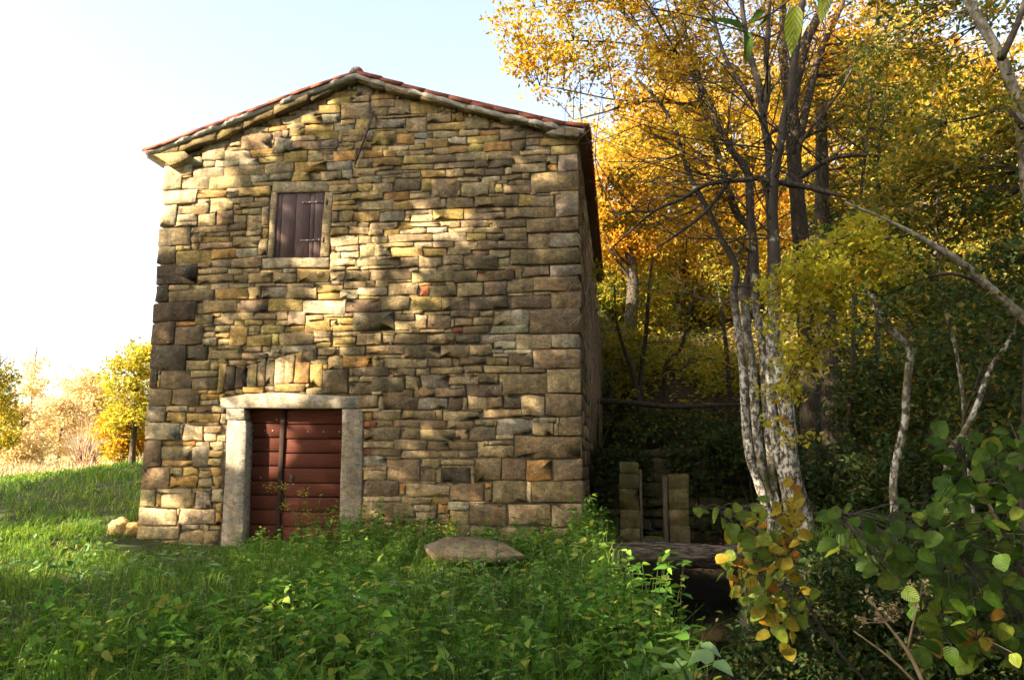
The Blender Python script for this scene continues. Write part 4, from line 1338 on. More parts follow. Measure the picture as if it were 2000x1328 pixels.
B = [([(1505, 420), (1490, 352), (1457, 352), (1382, 360), (1330, 390), (1275, 414), (1200, 480)], [.045, .04, .035, .025, .012], 11.4, 0),
     ([(1275, 414), (1235, 413), (1190, 425)], [.02, .015, .008], 11.4, .2),
     ([(1440, 335), (1420, 360), (1378, 414), (1330, 452), (1283, 485)], [.035, .03, .025, .012], 11.6, -.3),
     ([(1482, 352), (1530, 358), (1573, 365), (1620, 378), (1651, 385)], [.03, .045, .035, .02], 11.2, -.4),
     ([(1560, 350), (1580, 335), (1614, 315), (1651, 304), (1700, 304), (1760, 310)], [.04, .045, .035, .02], 12.0, -.5),
     ([(1490, 232), (1500, 170), (1496, 120), (1500, 60), (1505, -20)], [.05, .045, .035, .02], 11.6, .2),
     ([(1470, 200), (1420, 120), (1395, 40), (1390, -30)], [.04, .03, .025, .015], 11.8, .4),
     ([(1531, 240), (1505, 262), (1490, 280)], [.03, .03, .03], 11.5, 0),
     ([(1549, 300), (1600, 230), (1640, 180), (1665, 130)], [.035, .025, .018, .01], 12.0, 0),
     ([(1552, 280), (1600, 255), (1660, 220), (1690, 200)], [.03, .022, .015, .008], 12.2, .3),
     ([(1340, 302), (1290, 268), (1250, 262), (1200, 272)], [.025, .018, .012, .007], 12.2, 1.0),
     ([(1353, 130), (1290, 90), (1220, 30), (1200, 10)], [.025, .02, .014, .008], 12.8, .6),
     ([(1374, 207), (1300, 200), (1200, 195), (1100, 175), (1040, 165)], [.028, .022, .015, .010, .005], 13.0, .8),
     ([(1380, 230), (1280, 190), (1180, 220), (1120, 235)], [.024, .018, .012, .005], 13.0, .6),
     ([(1360, 130), (1250, 90), (1120, 80), (1030, 90)], [.026, .02, .012, .005], 13.2, .6),
     ([(1345, 80), (1240, 10), (1120, 5), (1020, 20)], [.026, .02, .012, .005], 13.4, .6)]
for pts, rad, d0, dd in B:
    pth = stem(br, pts, d0, rad, 7, .08, dd)
    A_ += pth
for k in range(170):
    a0 = A_[random.randrange(len(A_))]
    dr = unit(np.array([random.gauss(-.25, .8), random.gauss(.1, .5), abs(random.gauss(.35, .45))]))
    ln = random.uniform(.8, 2.6)
    m1_ = a0 + dr * ln * .5 + RNG.normal(size=3) * .12; e1_ = a0 + dr * ln + np.array([0, 0, random.uniform(-.25, .35)])
    if above_roof(np.array([m1_, e1_])).any() or min(m1_[0], e1_[0]) < 6.6: continue
    pth = smooth_path([a0, m1_, e1_], 4); r0 = .004 + .005 * ln
    tube(br, pth, [r0, r0 * .6, r0 * .2], 5, .05, cap=False)
    for q_ in range(2):
        b0_ = pth[random.randint(2, len(pth) - 2)]
        tube(br, smooth_path([b0_, b0_ + (dr + RNG.normal(size=3) * .5) * ln * .25, b0_ + (dr + RNG.normal(size=3) * .5) * ln * .45], 2), [r0 * .5, r0 * .3, r0 * .12], 4, cap=False)
tag(br.build('limbs', M['bark'], clump, True), kind='stuff')
crown(clump, M['gold_leaf'],
      [ELL(1230, 60, 13.3, 190, 110, 1.3), ELL(1110, 110, 13.4, 120, 75, .9), ELL(1050, 60, 13.6, 75, 75, .7), ELL(1180, 195, 13.2, 130, 42, .8), ELL(1300, 170, 12.6, 130, 110, 1.2),
       ELL(1420, 60, 12.6, 120, 120, 1.3), ELL(1250, -70, 13.3, 260, 90, 1.5), ELL(1380, 330, 12.6, 110, 90, .9), ELL(1085, 205, 13.3, 55, 22, .4), ELL(1290, 390, 13.2, 120, 80, .9), ELL(1400, 470, 13.0, 70, 70, .8)],
      215, 100, .082, A_, .46, .42, avoid=above_roof, wid=.52)
# ragged outermost sprays against the sky
crown(clump, M['gold_leaf'], [ELL(1010, 130, 13.4, 40, 14, .3), ELL(1030, 80, 13.5, 40, 10, .3), ELL(1020, 10, 13.6, 45, 12, .3), ELL(1040, 190, 13.3, 30, 8, .2), ELL(1120, 240, 13.1, 26, 8, .2)],
      16, 26, .085, A_, .3, .3, .007, name='outer_sprays', avoid=above_roof)

# dark tree behind the clump
DT = 13.2
dark = thing('dark_trunk_tree', 'tall dark forked trunk standing right behind the pale stems', 'tree')
mb = MB()
pth = stem(mb, [(1588, 950), (1582, 800), (1575, 640), (1565, 485), (1560, 414), (1552, 331), (1548, 269), (1546, 207), (1552, 166), (1573, 83), (1598, 33), (1640, -60)], DT, [.19, .155, .13, .115, .10, .05], 12, .06, .4, True)
p2 = stem(mb, [(1547, 215), (1535, 160), (1528, 90), (1530, 0), (1533, -80)], DT + .3, [.10, .08, .06, .03], 8, .06, .3)
p3 = stem(mb, [(1553, 300), (1580, 190), (1600, 110), (1640, 20), (1655, -30)], DT + .25, [.09, .06, .05, .03], 8, .06, -.3)
mb.build('trunk', M['bark'], dark, True)
crown(dark, M['gold_leaf'], [ELL(1600, 60, 14.0, 150, 140, 1.5), ELL(1690, 170, 14.0, 120, 110, 1.5), ELL(1560, -90, 14, 220, 80, 1.8)], 120, 105, .085, pth[18:] + p2 + p3, .5, .4)

# near field maple on the right: leaning trunks and the bright spray in front of the stems
maple = thing('leaning_maple', 'leaning pale trunk entering at the top corner with yellow-green sprays', 'tree')
DM = 7.6
mb = MB()
t1 = stem(mb, [(2055, 930), (2040, 700), (2015, 450), (2000, 300), (1992, 210), (1975, 165), (1955, 115), (1925, 60), (1890, 0), (1850, -80)], DM, [.075, .066, .058, .054, .05, .036], 10, .06, .3, True)
mb.build('trunk', M['pale_bark'], maple, True)
mb = MB()
t3 = stem(mb, [(2000, 250), (1960, 215), (1900, 230), (1850, 240)], DM, [.03, .022, .015, .008], 6, .06, .4)
t4 = stem(mb, [(1955, 115), (1990, 40), (2010, -30)], DM, [.04, .03, .02], 6, .06, .2)
mb.build('limbs', M['twig'], maple, True)
crown(maple, M['olive_leaf'], [ELL(1880, 250, 8.4, 150, 160, .9), ELL(1960, 330, 8.2, 90, 170, .7), ELL(1820, 60, 8.6, 160, 110, .9), ELL(1780, 380, 8.8, 130, 70, .7)], 120, 85, .065, t1[14:] + t3 + t4, .36, .42, .008)

birch = thing('bent_pale_tree', 'pale lichen-spotted trunk arching in from the side at mid height with a hanging yellow spray', 'tree')
DB = 7.0
mb = MB()
t2 = stem(mb, [(2110, 900), (2080, 720), (2010, 630), (1975, 600), (1930, 560), (1880, 515), (1835, 487), (1780, 455), (1720, 425), (1650, 395)], DB, [.065, .055, .046, .038, .03, .02, .010], 10, .07, .1, True)
mb.build('trunk', M['pale_bark'], birch, True)
mb = MB()
t5 = stem(mb, [(1780, 455), (1700, 480), (1640, 530), (1590, 610), (1560, 700)], DB + .1, [.022, .016, .012, .005], 5, .06, .1)
t6 = stem(mb, [(1720, 430), (1640, 470), (1560, 530), (1510, 570)], DB + .2, [.016, .012, .009, .004], 5, .06, .1)
t7 = stem(mb, [(1915, 550), (1860, 535), (1800, 545), (1720, 580)], DB + .2, [.02, .015, .010, .005], 5, .06, .2)
mb.build('limbs', M['twig'], birch, True)
crown(birch, M['maple_leaf'], [ELL(1640, 520, 7.2, 95, 75, .5), ELL(1570, 570, 7.3, 80, 45, .4), ELL(1570, 660, 7.3, 60, 55, .35), ELL(1545, 750, 7.3, 45, 50, .25), ELL(1525, 840, 7.2, 28, 38, .2), ELL(1690, 460, 7.3, 80, 45, .45), ELL(1740, 520, 7.4, 50, 35, .3)],
      105, 50, .046, t5 + t6 + t7 + t2[-8:], .22, .45, .006, wid=.75, kind='pointed')

# crooked saplings in the shade on the right
SAPL = [([(1745, 950), (1755, 880), (1768, 820), (1770, 770), (1775, 720), (1778, 685), (1755, 660), (1725, 625), (1705, 580), (1692, 540), (1685, 480)], 9.2, [.048, .045, .045, .04, .03], 'lichen_bark', 'crooked pale sapling with a sharp kink in its trunk', 1),
        ([(1884, 815), (1868, 690), (1843, 590), (1833, 500), (1830, 420)], 8.6, [.022, .02, .014, .008], 'lichen_bark', 'thin straight pale sapling left of the leaning branch', 0),
        ([(1850, 910), (1880, 850), (1905, 800), (1935, 720), (1975, 660), (2010, 560)], 8.0, [.035, .03, .028, .02], 'lichen_bark', 'slanting grey sapling rising to the picture edge', 0),
        ([(1880, 850), (1905, 760), (1925, 690), (1945, 600)], 8.3, [.02, .018, .012, .008], 'bark', 'dark thin sapling crossing the slanting grey one', 0),
        ([(1258, 870), (1250, 800), (1238, 735), (1222, 690), (1205, 630), (1200, 560)], 16.5, [.08, .07, .05, .03, .015], 'bark', 'dark forked sapling close behind the house wall', 1),
        ([(1262, 860), (1252, 740), (1262, 650), (1268, 560), (1275, 500)], 16.6, [.06, .05, .04, .02], 'bark', 'straight dark sapling beside the forked one', 0),
        ([(1300, 860), (1300, 720), (1330, 680), (1345, 620), (1360, 560)], 16.9, [.06, .05, .035, .015], 'bark', 'dark leaning sapling midway between house and pale stems', 0),
        ([(1420, 870), (1425, 760), (1415, 650), (1400, 540)], 17.5, [.07, .06, .045, .02], 'bark', 'dark sapling just left of the pale stems', 0),
        ([(1655, 940), (1660, 800), (1668, 650), (1672, 480), (1690, 300), (1705, 120)], 12.0, [.05, .045, .04, .03, .015], 'bark', 'long thin dark sapling right of the large trunk', 0),
        ([(1715, 900), (1712, 700), (1722, 500), (1715, 330), (1725, 150)], 12.8, [.05, .045, .04, .03, .012], 'bark', 'long thin dark sapling behind the crooked pale one', 0)]
for pts, dep, rad, mt_, lab, cr in SAPL:
    sp_ = thing('sapling', lab, 'tree', 'saplings in the shade')
    mb = MB(); pth = stem(mb, pts, dep, rad, 8, .07, .1, True); mb.build('trunk', M[mt_], sp_, True)
    tx, ty = pts[-1]
    crown(sp_, M['mellow_leaf'] if dep > 14 else (M['green_leaf'] if ty > 400 else M['olive_leaf']), [ELL(tx, ty + 20, dep, 95, 85, .9), ELL(tx + 20, ty + 150, dep, 80, 80, .9)], 26 if dep < 14 else 15, 46, .075 if dep < 12 else .09, pth[4:], .34 if dep < 12 else .5, .4, .007)

# big dark trunk in the gloom, and the reddish one cut by the picture edge
for pts, dep, rad, lab, mt_ in (([(1622, 930), (1621, 820), (1618, 720), (1612, 560), (1606, 380), (1604, 200)], 14.0, [.23, .20, .185, .16, .13, .09], 'broad almost black trunk in the gloom behind the pale stems', 'bark'),
                                ([(2012, 960), (2012, 880), (2016, 780), (2024, 500)], 6.8, [.10, .085, .08, .07], 'reddish-brown trunk cut off by the picture edge above the hazel', 'bark')):
    tr = thing('forest_tree', lab, 'tree')
    mb = MB(); pth = stem(mb, pts, dep, rad, 14, .06, .2, True); mb.build('trunk', M[mt_], tr, True)
    if dep > 10:
        crown(tr, M['olive_leaf'], [ELL(1640, 330, 14.8, 130, 130, 1.6), ELL(1700, 420, 14.5, 120, 100, 1.4)], 70, 85, .09, pth[8:], .55, .4)
    else:
        crown(tr, M['green_leaf'], [ELL(1990, 520, 7.2, 60, 110, .5)], 22, 50, .065, pth, .3, .4, .006)


# hillside trees behind: px, py (crown middle), depth, half width px, half height px, leaf material, label
HILL = [(1215, 400, 24, 105, 130, 'orange_leaf', 'blazing golden tree right behind the house eave'),
        (1330, 430, 26, 120, 140, 'gold_leaf', 'golden tree on the slope between house and pale stems'),
        (1270, 280, 30, 140, 100, 'orange_leaf', 'taller orange-gold tree higher on the slope behind the eave'),
        (1440, 420, 25, 115, 150, 'orange_leaf', 'orange tree on the slope behind the pale stems'),
        (1420, 230, 32, 150, 120, 'gold_leaf', 'tall golden tree on the slope behind the clump top'),
        (1570, 330, 28, 130, 160, 'gold_leaf', 'yellow tree seen behind the dark forked trunk'),
        (1590, 170, 34, 160, 120, 'orange_leaf', 'orange tree high on the slope at the top of the picture'),
        (1700, 300, 24, 130, 170, 'gold_leaf', 'olive tree right of the dark forked trunk'),
        (1760, 130, 30, 160, 130, 'orange_leaf', 'orange tree under the top edge, right of the forked trunk'),
        (1830, 330, 22, 140, 180, 'mellow_leaf', 'olive-green tree under the arching pale trunk'),
        (1930, 200, 26, 140, 170, 'gold_leaf', 'yellow-brown tree behind the leaning trunk'),
        (1970, 420, 20, 110, 170, 'olive_leaf', 'dull green tree at the picture edge behind the leaning trunk'),
        (1195, 545, 32, 90, 85, 'orange_leaf', 'sunlit golden tree glimpsed low behind the house wall'),
        (1310, 560, 33, 95, 80, 'gold_leaf', 'sunlit golden tree glimpsed low on the slope, nearer the house'),
        (1420, 565, 32, 95, 85, 'orange_leaf', 'sunlit orange tree glimpsed low on the slope, nearer the stems'),
        (1230, 590, 26, 95, 110, 'mellow_leaf', 'yellow-green tree low behind the house wall'),
        (1350, 615, 27, 110, 110, 'mellow_leaf', 'yellow-green tree low between wall and pale stems'),
        (1470, 625, 26, 100, 120, 'mellow_leaf', 'yellow-green tree low behind the pale stems'),
        (1620, 600, 19, 120, 130, 'olive_leaf', 'dark green tree behind the broad black trunk'),
        (1780, 620, 17, 130, 120, 'olive_leaf', 'dark green tree behind the kinked sapling'),
        (1920, 640, 15, 120, 130, 'green_leaf', 'dark green tree behind the slanting sapling')]
for (px, py, dep, rx, ry, mt_, lab) in HILL:
    tr = thing('hillside_tree', lab, 'tree', 'trees on the wooded slope')
    e = ELL(px, py, dep, rx, ry, rx * dep / FPX * .9)
    c = e[0]
    gz = float(ground_z(c[0], c[1]))
    base = np.array([c[0] + random.uniform(-.4, .4), c[1], gz - .2])
    mb = MB()
    topz = c + np.array([0, 0, e[1][1] * .7])
    pth = smooth_path([base, base * .5 + c * .5 + np.array([random.uniform(-.3, .3), 0, 0]), c, topz], 5)
    tube(mb, pth, [.22, .17, .12, .04], 8, .08)
    for k in range(7):
        a0 = pth[random.randint(5, len(pth) - 2)]
        tip = c + (unit(RNG.normal(size=3)) * e[1].max() * .8)
        tip[2] = max(tip[2], a0[2] + .3)
        tube(mb, smooth_path([a0, (a0 + tip) / 2 + np.array([0, 0, -.2]), tip], 3), [.06, .04, .015], 5, .08, cap=False)
    mb.build('trunk', M['bark'], tr, True)
    sz = .0048 * dep + .025
    es = [e] + [ELL(px + random.uniform(-.6, .6) * rx, py + random.uniform(-.6, .6) * ry, dep, rx * .55, ry * .45, e[1][2] * .6) for _ in range(4)]
    crown(tr, M[mt_], es, 70 if mt_ == 'mellow_leaf' else 100, 90, sz, None, .034 * dep, .45)

# understory thickets
UND = [(1190, 790, 23, 40, 110, 'green_leaf', 'dark shrub filling the gap behind the far house corner'),
       (1225, 700, 19.5, 60, 65, 'mellow_leaf', 'leafy shrub against the house wall in the shade'),
       (1320, 720, 20.5, 85, 65, 'mellow_leaf', 'dim leafy shrub above the retaining wall'),
       (1420, 740, 19.5, 70, 70, 'mellow_leaf', 'dim leafy shrub left of the pale stems'),
       (1320, 835, 15.8, 110, 28, 'green_leaf', 'low dim shrub trailing along the retaining wall'),
       (1640, 760, 15.5, 80, 95, 'green_leaf', 'dark shrub round the foot of the broad black trunk'),
       (1730, 780, 12, 100, 90, 'green_leaf', 'dark shrub behind the foot of the kinked sapling'),
       (1880, 720, 11, 110, 120, 'green_leaf', 'dark shrub behind the slanting sapling'),
       (1960, 840, 9, 80, 90, 'green_leaf', 'dark leafy shrub at the picture edge above the hazel'),
       (1480, 870, 14, 100, 60, 'dark_leaf', 'ivy-dark shrub on the bank behind the stems'),
       (1650, 1180, 5.4, 150, 120, 'dark_leaf', 'dark bramble between the slim hazel and the big hazel'),
       (1840, 1230, 4.9, 170, 130, 'dark_leaf', 'dark bramble under the big hazel leaves'),
       (1560, 1290, 5.2, 120, 60, 'dark_leaf', 'dark bramble at the bottom edge beside the water'),
       (1640, 930, 11.5, 110, 60, 'dark_leaf', 'dark low shrub right of the stem bases'),
       (1800, 920, 10, 120, 60, 'dark_leaf', 'dark low shrub under the kinked sapling')]
for (px, py, dep, rx, ry, mt_, lab) in UND:
    sh = thing('shrub', lab, 'shrub', 'shrubs of the dim understory')
    e = ELL(px, py, dep, rx, ry, .8 if dep > 6 else .5)
    gz = float(ground_z(e[0][0], e[0][1]))
    mb = MB(); st = []
    for k in range(5):
        b0 = np.array([e[0][0] + random.uniform(-.2, .2), e[0][1] + random.uniform(-.2, .2), gz - .1])
        tip = e[0] + np.array([random.uniform(-.7, .7) * e[1][0], random.uniform(-.4, .4), random.uniform(.2, .8) * e[1][1]])
        pth = smooth_path([b0, (b0 + tip) / 2 + np.array([random.uniform(-.15, .15), 0, .1]), tip], 3)
        tube(mb, pth, [.025, .018, .008], 5, .05); st += pth
    mb.build('stems', M['twig'], sh, True)
    crown(sh, M[mt_], [e], int(26 + rx * ry / (170 if mt_ != 'mellow_leaf' else 320)), 62, (.055 + .0025 * dep) if dep > 6 else .045, st, .36 if dep > 6 else .22, .5, .006 if dep > 6 else .004)
# ------------------------------------------------------------------ far meadow trees on the left
FAR = [(62, 780, 58, 42, 125, 'hazed_leaf', 'tall pointed pale-gold tree at the far meadow edge', 'cone'),
       (165, 780, 62, 46, 75, 'hazed_leaf', 'rounder thin pale tree between the pointed tree and the house', 'ball'),
       (-10, 790, 34, 32, 110, 'bright_leaf', 'bright yellow tree cut by the picture edge', 'ball'),
       (268, 760, 24, 58, 100, 'bright_leaf', 'yellow-green bushy tree hugging the house corner', 'ball'),
       (120, 830, 46, 55, 60, 'hazed_leaf', 'pale straw-gold thicket under the two thin trees', 'ball'),
       (40, 850, 38, 60, 70, 'hazed_leaf', 'sunlit yellow thicket at the meadow edge', 'ball'),
       (205, 800, 70, 40, 60, 'hazed_leaf', 'faint pale tree far behind the bushy tree', 'ball'),
       (243, 850, 25, 42, 46, 'orange_leaf', 'orange bush at the foot of the bushy tree', 'ball')]
for (px, py, dep, rx, ry, mt_, lab, form) in FAR:
    tr = thing('meadow_tree', lab, 'tree', 'trees beyond the meadow')
    e = ELL(px, py, dep, rx, ry, rx * dep / FPX)
    gz = float(ground_z(e[0][0], e[0][1]))
    base = np.array([e[0][0], e[0][1], gz - .2])
    topz = e[0] + np.array([0, 0, e[1][1] * .92])
    mb = MB(); pth = smooth_path([base, base * .5 + e[0] * .5, e[0], topz], 4)
    tube(mb, pth, [.10, .08, .05, .02], 6, .05)
    for k in range(14):
        a0 = pth[random.randint(3, len(pth) - 2)]
        tip = a0 + np.array([random.uniform(-1, 1) * e[1][0] * .7, random.uniform(-.5, .5), random.uniform(.3, 1.2) * e[1][1] * .35])
        tube(mb, [a0, (a0 + tip) / 2, tip], [.03, .02, .008], 4, cap=False)
    mb.build('trunk', M['twig'], tr, True)
    if form == 'cone':
        es = [ELL(px, py + ry * (-.85 + 1.7 * k / 6), dep, max(7, rx * (.16 + .84 * k / 6)), ry * .2, rx * dep / FPX * (.2 + .8 * k / 6)) for k in range(7)]
    else:
        es = [e] + [ELL(px + random.uniform(-.7, .7) * rx, py + random.uniform(-.7, .7) * ry, dep, rx * .5, ry * .4, e[1][2] * .6) for _ in range(4)]
    near = dep < 30
    crown(tr, M[mt_], es, 120 if near else 110, 62 if near else 46, .0042 * dep + .02, None, .016 * dep, .6, shell=.4)
# brown dry shrub
ds = thing('dry_shrub', 'brown leafless shrub of thin upright twigs by the dry grass', 'shrub')
mb = MB()
c = ground_pt(160, 905)
c = PD(165, 895, 30); c[2] = float(ground_z(c[0], c[1]))
for k in range(90):
    tip = c + np.array([random.gauss(0, .62), random.gauss(0, .5), random.uniform(1.0, 2.3)])
    tube(mb, smooth_path([c + np.array([random.gauss(0, .18), random.gauss(0, .18), -.1]), c * .45 + tip * .55 + np.array([random.gauss(0, .08), 0, .12]), tip], 2), [.018, .012, .005], 3, cap=False)
mb.build('twigs', simple_mat('brown_twig', (.20, .12, .06), (.36, .22, .11), 12), ds)


# ------------------------------------------------------------------ grass and ground cover
def free_ground(x, y):
    c, hw = channel_x(y)
    ok = ~((x > -.02) & (x < 7.05) & (y > -.02) & (y < D + .2))
    ok &= ~((np.abs(x - c) < hw + .12) & (y > -9.2) & (y < 3.6))
    return ok


def blades(n_, rlo, rhi, amin, amax, hgt, wid, cond, name, mat, label, cat=None, lean=.35, pw=1.0):
    """upright bent blades scattered on the ground in a fan round the camera spot"""
    r_ = rlo + (rhi - rlo) * RNG.uniform(0, 1, n_) ** pw
    th = RNG.uniform(amin, amax, n_)        # 0 = along +Y, positive to the left
    x = CAM[0] - r_ * np.sin(th); y = CAM[1] + r_ * np.cos(th)
    ok = free_ground(x, y) & cond(x, y)
    x, y, r_ = x[ok], y[ok], r_[ok]
    # tufts
    tn = np.array([hnoise(a, b_, 1.7, 5.0) for a, b_ in zip(x, y)])
    keep = RNG.uniform(0, 1, len(x)) < .72 + tn * .7
    x, y, r_, tn = x[keep], y[keep], r_[keep], tn[keep]
    n2 = len(x)
    z = ground_z(x, y) - .02
    h = hgt * RNG.uniform(.45, 1.3, n2) * (1 + .55 * tn)
    h = np.where((x > -.6) & (x < 3.4) & (y > -1.6) & (y < 0), h * .5, h)     # kept short before the door
    w_ = wid * np.maximum(1, r_ / 7.0) * RNG.uniform(.7, 1.3, n2)
    a = RNG.uniform(0, 2 * np.pi, n2)
    ln = RNG.uniform(.1, 1, n2) * lean * h * 2.2
    base = np.stack([x, y, z], 1)
    side = np.stack([np.cos(a), np.sin(a), np.zeros(n2)], 1)
    b2_ = a + np.pi / 2 + RNG.normal(0, .6, n2)
    ld = np.stack([np.cos(b2_), np.sin(b2_), np.zeros(n2)], 1)
    mid = base + ld * (ln * .3)[:, None] + np.array([0, 0, 1]) * (h * .62)[:, None]
    tip = base + ld * ln[:, None] + np.array([0, 0, 1]) * (h * np.clip(1.0 - .25 * lean, .5, 1))[:, None]
    s_ = side * (w_ * .5)[:, None]
    v = np.stack([base - s_, base + s_, mid - s_ * .8, mid + s_ * .8, tip], 1).reshape(-1, 3)
    f = (np.array([[0, 1, 3], [0, 3, 2], [2, 3, 4]])[None] + (np.arange(n2) * 5)[:, None, None]).reshape(-1, 3)
    o = link(name, mesh_from(name, v, f.ravel(), np.full(len(f), 3), mat))
    return tag(o, label, cat, None, 'stuff')


left_of_nettles = lambda x, y: (x < 7.4)
blades(95000, 3.0, 16.5, R(-12), R(66), .17, .0062, lambda x, y: x < 7.5, 'grass', M['grass'], 'green grass growing in front of the house', 'grass', .8, .8)
blades(60000, 12, 45, R(24), R(70), .19, .008, lambda x, y: (y < 16) & (x < 1.0), 'meadow_grass', M['grass'], 'longer meadow grass beside and behind the house', 'grass', .75, .9)
blades(26000, 24, 60, R(24), R(60), .36, .008, lambda x, y: (y > 9.5 + .25 * (-x - 4)) & (x < 0), 'dry_grass', M['straw'], 'tall pale dry grass at the meadow edge', 'grass', .35, .9)
blades(9000, 4, 16, R(-45), R(-6), .22, .006, lambda x, y: x > 8.6, 'bank_grass', M['grass'], 'sparse dark grass on the wooded bank', 'grass', .7, .8)


def herb(n_, xr, yr, cond, hmin, hmax, npair, lsize, mat, name, label, kind_='pointed', wid=.62, cat='plants', stalk=True):
    """upright herbs with crossed pairs of leaves"""
    x = RNG.uniform(*xr, n_); y = RNG.uniform(*yr, n_)
    ok = free_ground(x, y) & cond(x, y)
    x, y = x[ok], y[ok]
    ns = len(x)
    hh = RNG.uniform(hmin, hmax, ns)
    P, S_, Ad = [], [], []
    mb = MB()
    gz = ground_z(x, y)
    for i in range(ns):
        lean_ = RNG.normal(0, .16, 2)
        rot = RNG.uniform(0, np.pi)
        h = hh[i] * max(.3, 1 + .75 * hnoise(x[i], y[i], .8, 2.0) + .55 * hnoise(x[i], y[i], 2.1, 6.0))
        b0 = np.array([x[i], y[i], gz[i] - .03])
        tipv = np.array([lean_[0] * h, lean_[1] * h, h])
        for k in range(npair):
            f = .12 + .88 * (k + 1) / npair
            p = b0 + tipv * f
            a_ = rot + (k % 2) * np.pi / 2
            for s in (0, np.pi):
                P.append(p); Ad.append((np.cos(a_ + s), np.sin(a_ + s), -.28))
                S_.append(lsize * (1.15 - .55 * f) * RNG.uniform(.75, 1.25))
        if stalk:
            tube(mb, [b0, b0 + tipv * .5, b0 + tipv], [.0035, .003, .002], 3, cap=False)
    v, f = leaf_arrays(np.array(P), np.array(S_), 1.1, wid, .0, kind_, .1, np.array(Ad))
    root = tag(link(name, None), label, cat, None, 'stuff')
    tag(link('leaves', leaf_mesh('leaves', [(v, f)], mat), root), kind='stuff')
    if stalk: tag(mb.build('stalks', M['greenstalk'], root), kind='stuff')
    return root


def nettle_zone(x, y):
    # the nettle bed spreads from the door towards the channel and the camera
    edge = 2.75 + .5 * np.sin(y * 1.1) + .28 * (y + 1) * -1 * .6
    return (x > edge) & (y < -.12) & ~((np.abs(x - SLAB[0]) < .75) & (y > SLAB[1] - 1.5) & (y < SLAB[1] + .5))


blades(11000, 3.2, 12, R(-14), R(40), .42, .0055, lambda x, y: nettle_zone(x, y), 'tall_grass', M['grass'], 'long grass blades growing through the nettles', 'grass', .6, .8)
herb(1250, (2.0, 8.0), (-7.6, -.12), nettle_zone, .10, .40, 6, .09, M['nettle'], 'nettles', 'dense bed of green nettles below the wall and door', cat='nettles')
herb(520, (2.2, 8.0), (-7.6, -.4), lambda x, y: nettle_zone(x, y) & np.array([hnoise(a, b_, .75, 9.0) > .02 for a, b_ in zip(x, y)], bool), .3, .58, 7, .13, M['nettle'], 'coarse_nettles', 'coarser taller nettle clumps standing out of the bed', cat='nettles')
herb(420, (2.4, 8.2), (-7.8, -.3), nettle_zone, .12, .5, 4, .13, M['lime_herb'], 'lime_herbs', 'paler broad-leaved herbs rising through the nettles', wid=.6, cat='herbs')
herb(240, (2.4, 8.2), (-7.8, -.3), nettle_zone, .25, .55, 7, .06, M['weed'], 'small_herbs', 'slim small-leaved herbs sticking out of the nettles', wid=.4, cat='herbs')
herb(46, (3.15, 4.0), (-1.1, -.15), lambda x, y: x > 3.1, .4, .75, 8, .095, M['nettle'], 'doorside_nettles', 'tall nettle clump leaning on the door jamb', cat='nettles')
herb(130, (3.6, 7.6), (-.75, -.1), lambda x, y: x > 3.3, .3, .62, 7, .085, M['nettle'], 'tall_nettles', 'taller nettles standing against the foot of the wall', cat='nettles')
herb(520, (-4.5, 7.5), (-8.2, -1.2), lambda x, y: np.ones(len(x), bool), .05, .16, 3, .11, M['weed'], 'broad_weeds', 'low broad-leaved weeds scattered through the grass', wid=.55, cat='weeds', stalk=False)
herb(170, (-4.5, 7.5), (-8.2, -1.0), lambda x, y: np.ones(len(x), bool), .08, .22, 2, .19, M['weed'], 'dock_weeds', 'large single weed leaves lying in the grass', wid=.42, cat='weeds', stalk=False)
herb(2600, (8.7, 13.5), (-8.5, 3.5), lambda x, y: np.ones(len(x), bool), .08, .34, 4, .085, M['dark_leaf'], 'bank_herbs', 'dark ground herbs covering the wooded bank', cat='ground cover')
herb(240, (7.35, 8.0), (-6.5, -.9), lambda x, y: np.ones(len(x), bool), .15, .42, 5, .07, M['nettle'], 'channel_herbs', 'leafy herbs leaning over the channel edge', cat='ground cover')

# ivy and leaf litter on the bank and slope
n_ = 16000
x = RNG.uniform(7.3, 20, n_); y = RNG.uniform(-8, 14, n_)
c_, hw_ = channel_x(y)
ok = ~((np.abs(x - c_) < hw_ + .05) & (y < 3.3)) & ((x > 9.0) | (y > 3.5))
x, y = x[ok], y[ok]
P = np.stack([x, y, ground_z(x, y) + RNG.uniform(.0, .12, len(x))], 1)
tag(link('ivy_carpet', leaf_mesh('ivy_carpet', [leaf_arrays(P, .085, 1.2, .8, 0)], M['dark_leaf'])), 'dark ivy carpeting the bank and the slope', 'ivy', None, 'stuff')
n_ = 5200
x = RNG.uniform(-3, 20, n_); y = RNG.uniform(-8, 14, n_)
ok = free_ground(x, y) & ((x > 8.9) | (y > 3.5) | (RNG.uniform(0, 1, n_) < .12))
x, y = x[ok], y[ok]
P = np.stack([x, y, ground_z(x, y) + RNG.uniform(.02, .14, len(x))], 1)
tag(link('leaf_litter', leaf_mesh('leaf_litter', [leaf_arrays(P, .075, 1.5, .7, 0)], M['dead_leaf'])), 'fallen brown and yellow leaves strewn on the ground', 'leaves', None, 'stuff')

x = RNG.uniform(8.6, 12.5, 11000); y = RNG.uniform(-10.5, -1, 11000)
c_, hw_ = channel_x(y)
ok = x > c_ + hw_ - .02
x, y = x[ok], y[ok]
P = np.stack([x, y, ground_z(x, y) + RNG.uniform(.0, .22, len(x)) ** 1.0], 1)
P = P[P[:, 2] > -.8]
tag(link('bank_ivy', leaf_mesh('bank_ivy', [leaf_arrays(P, .07, .8, .75, 0)], M['dark_leaf'])), 'dark ivy tumbling down the near bank into the channel', 'ivy', None, 'stuff')

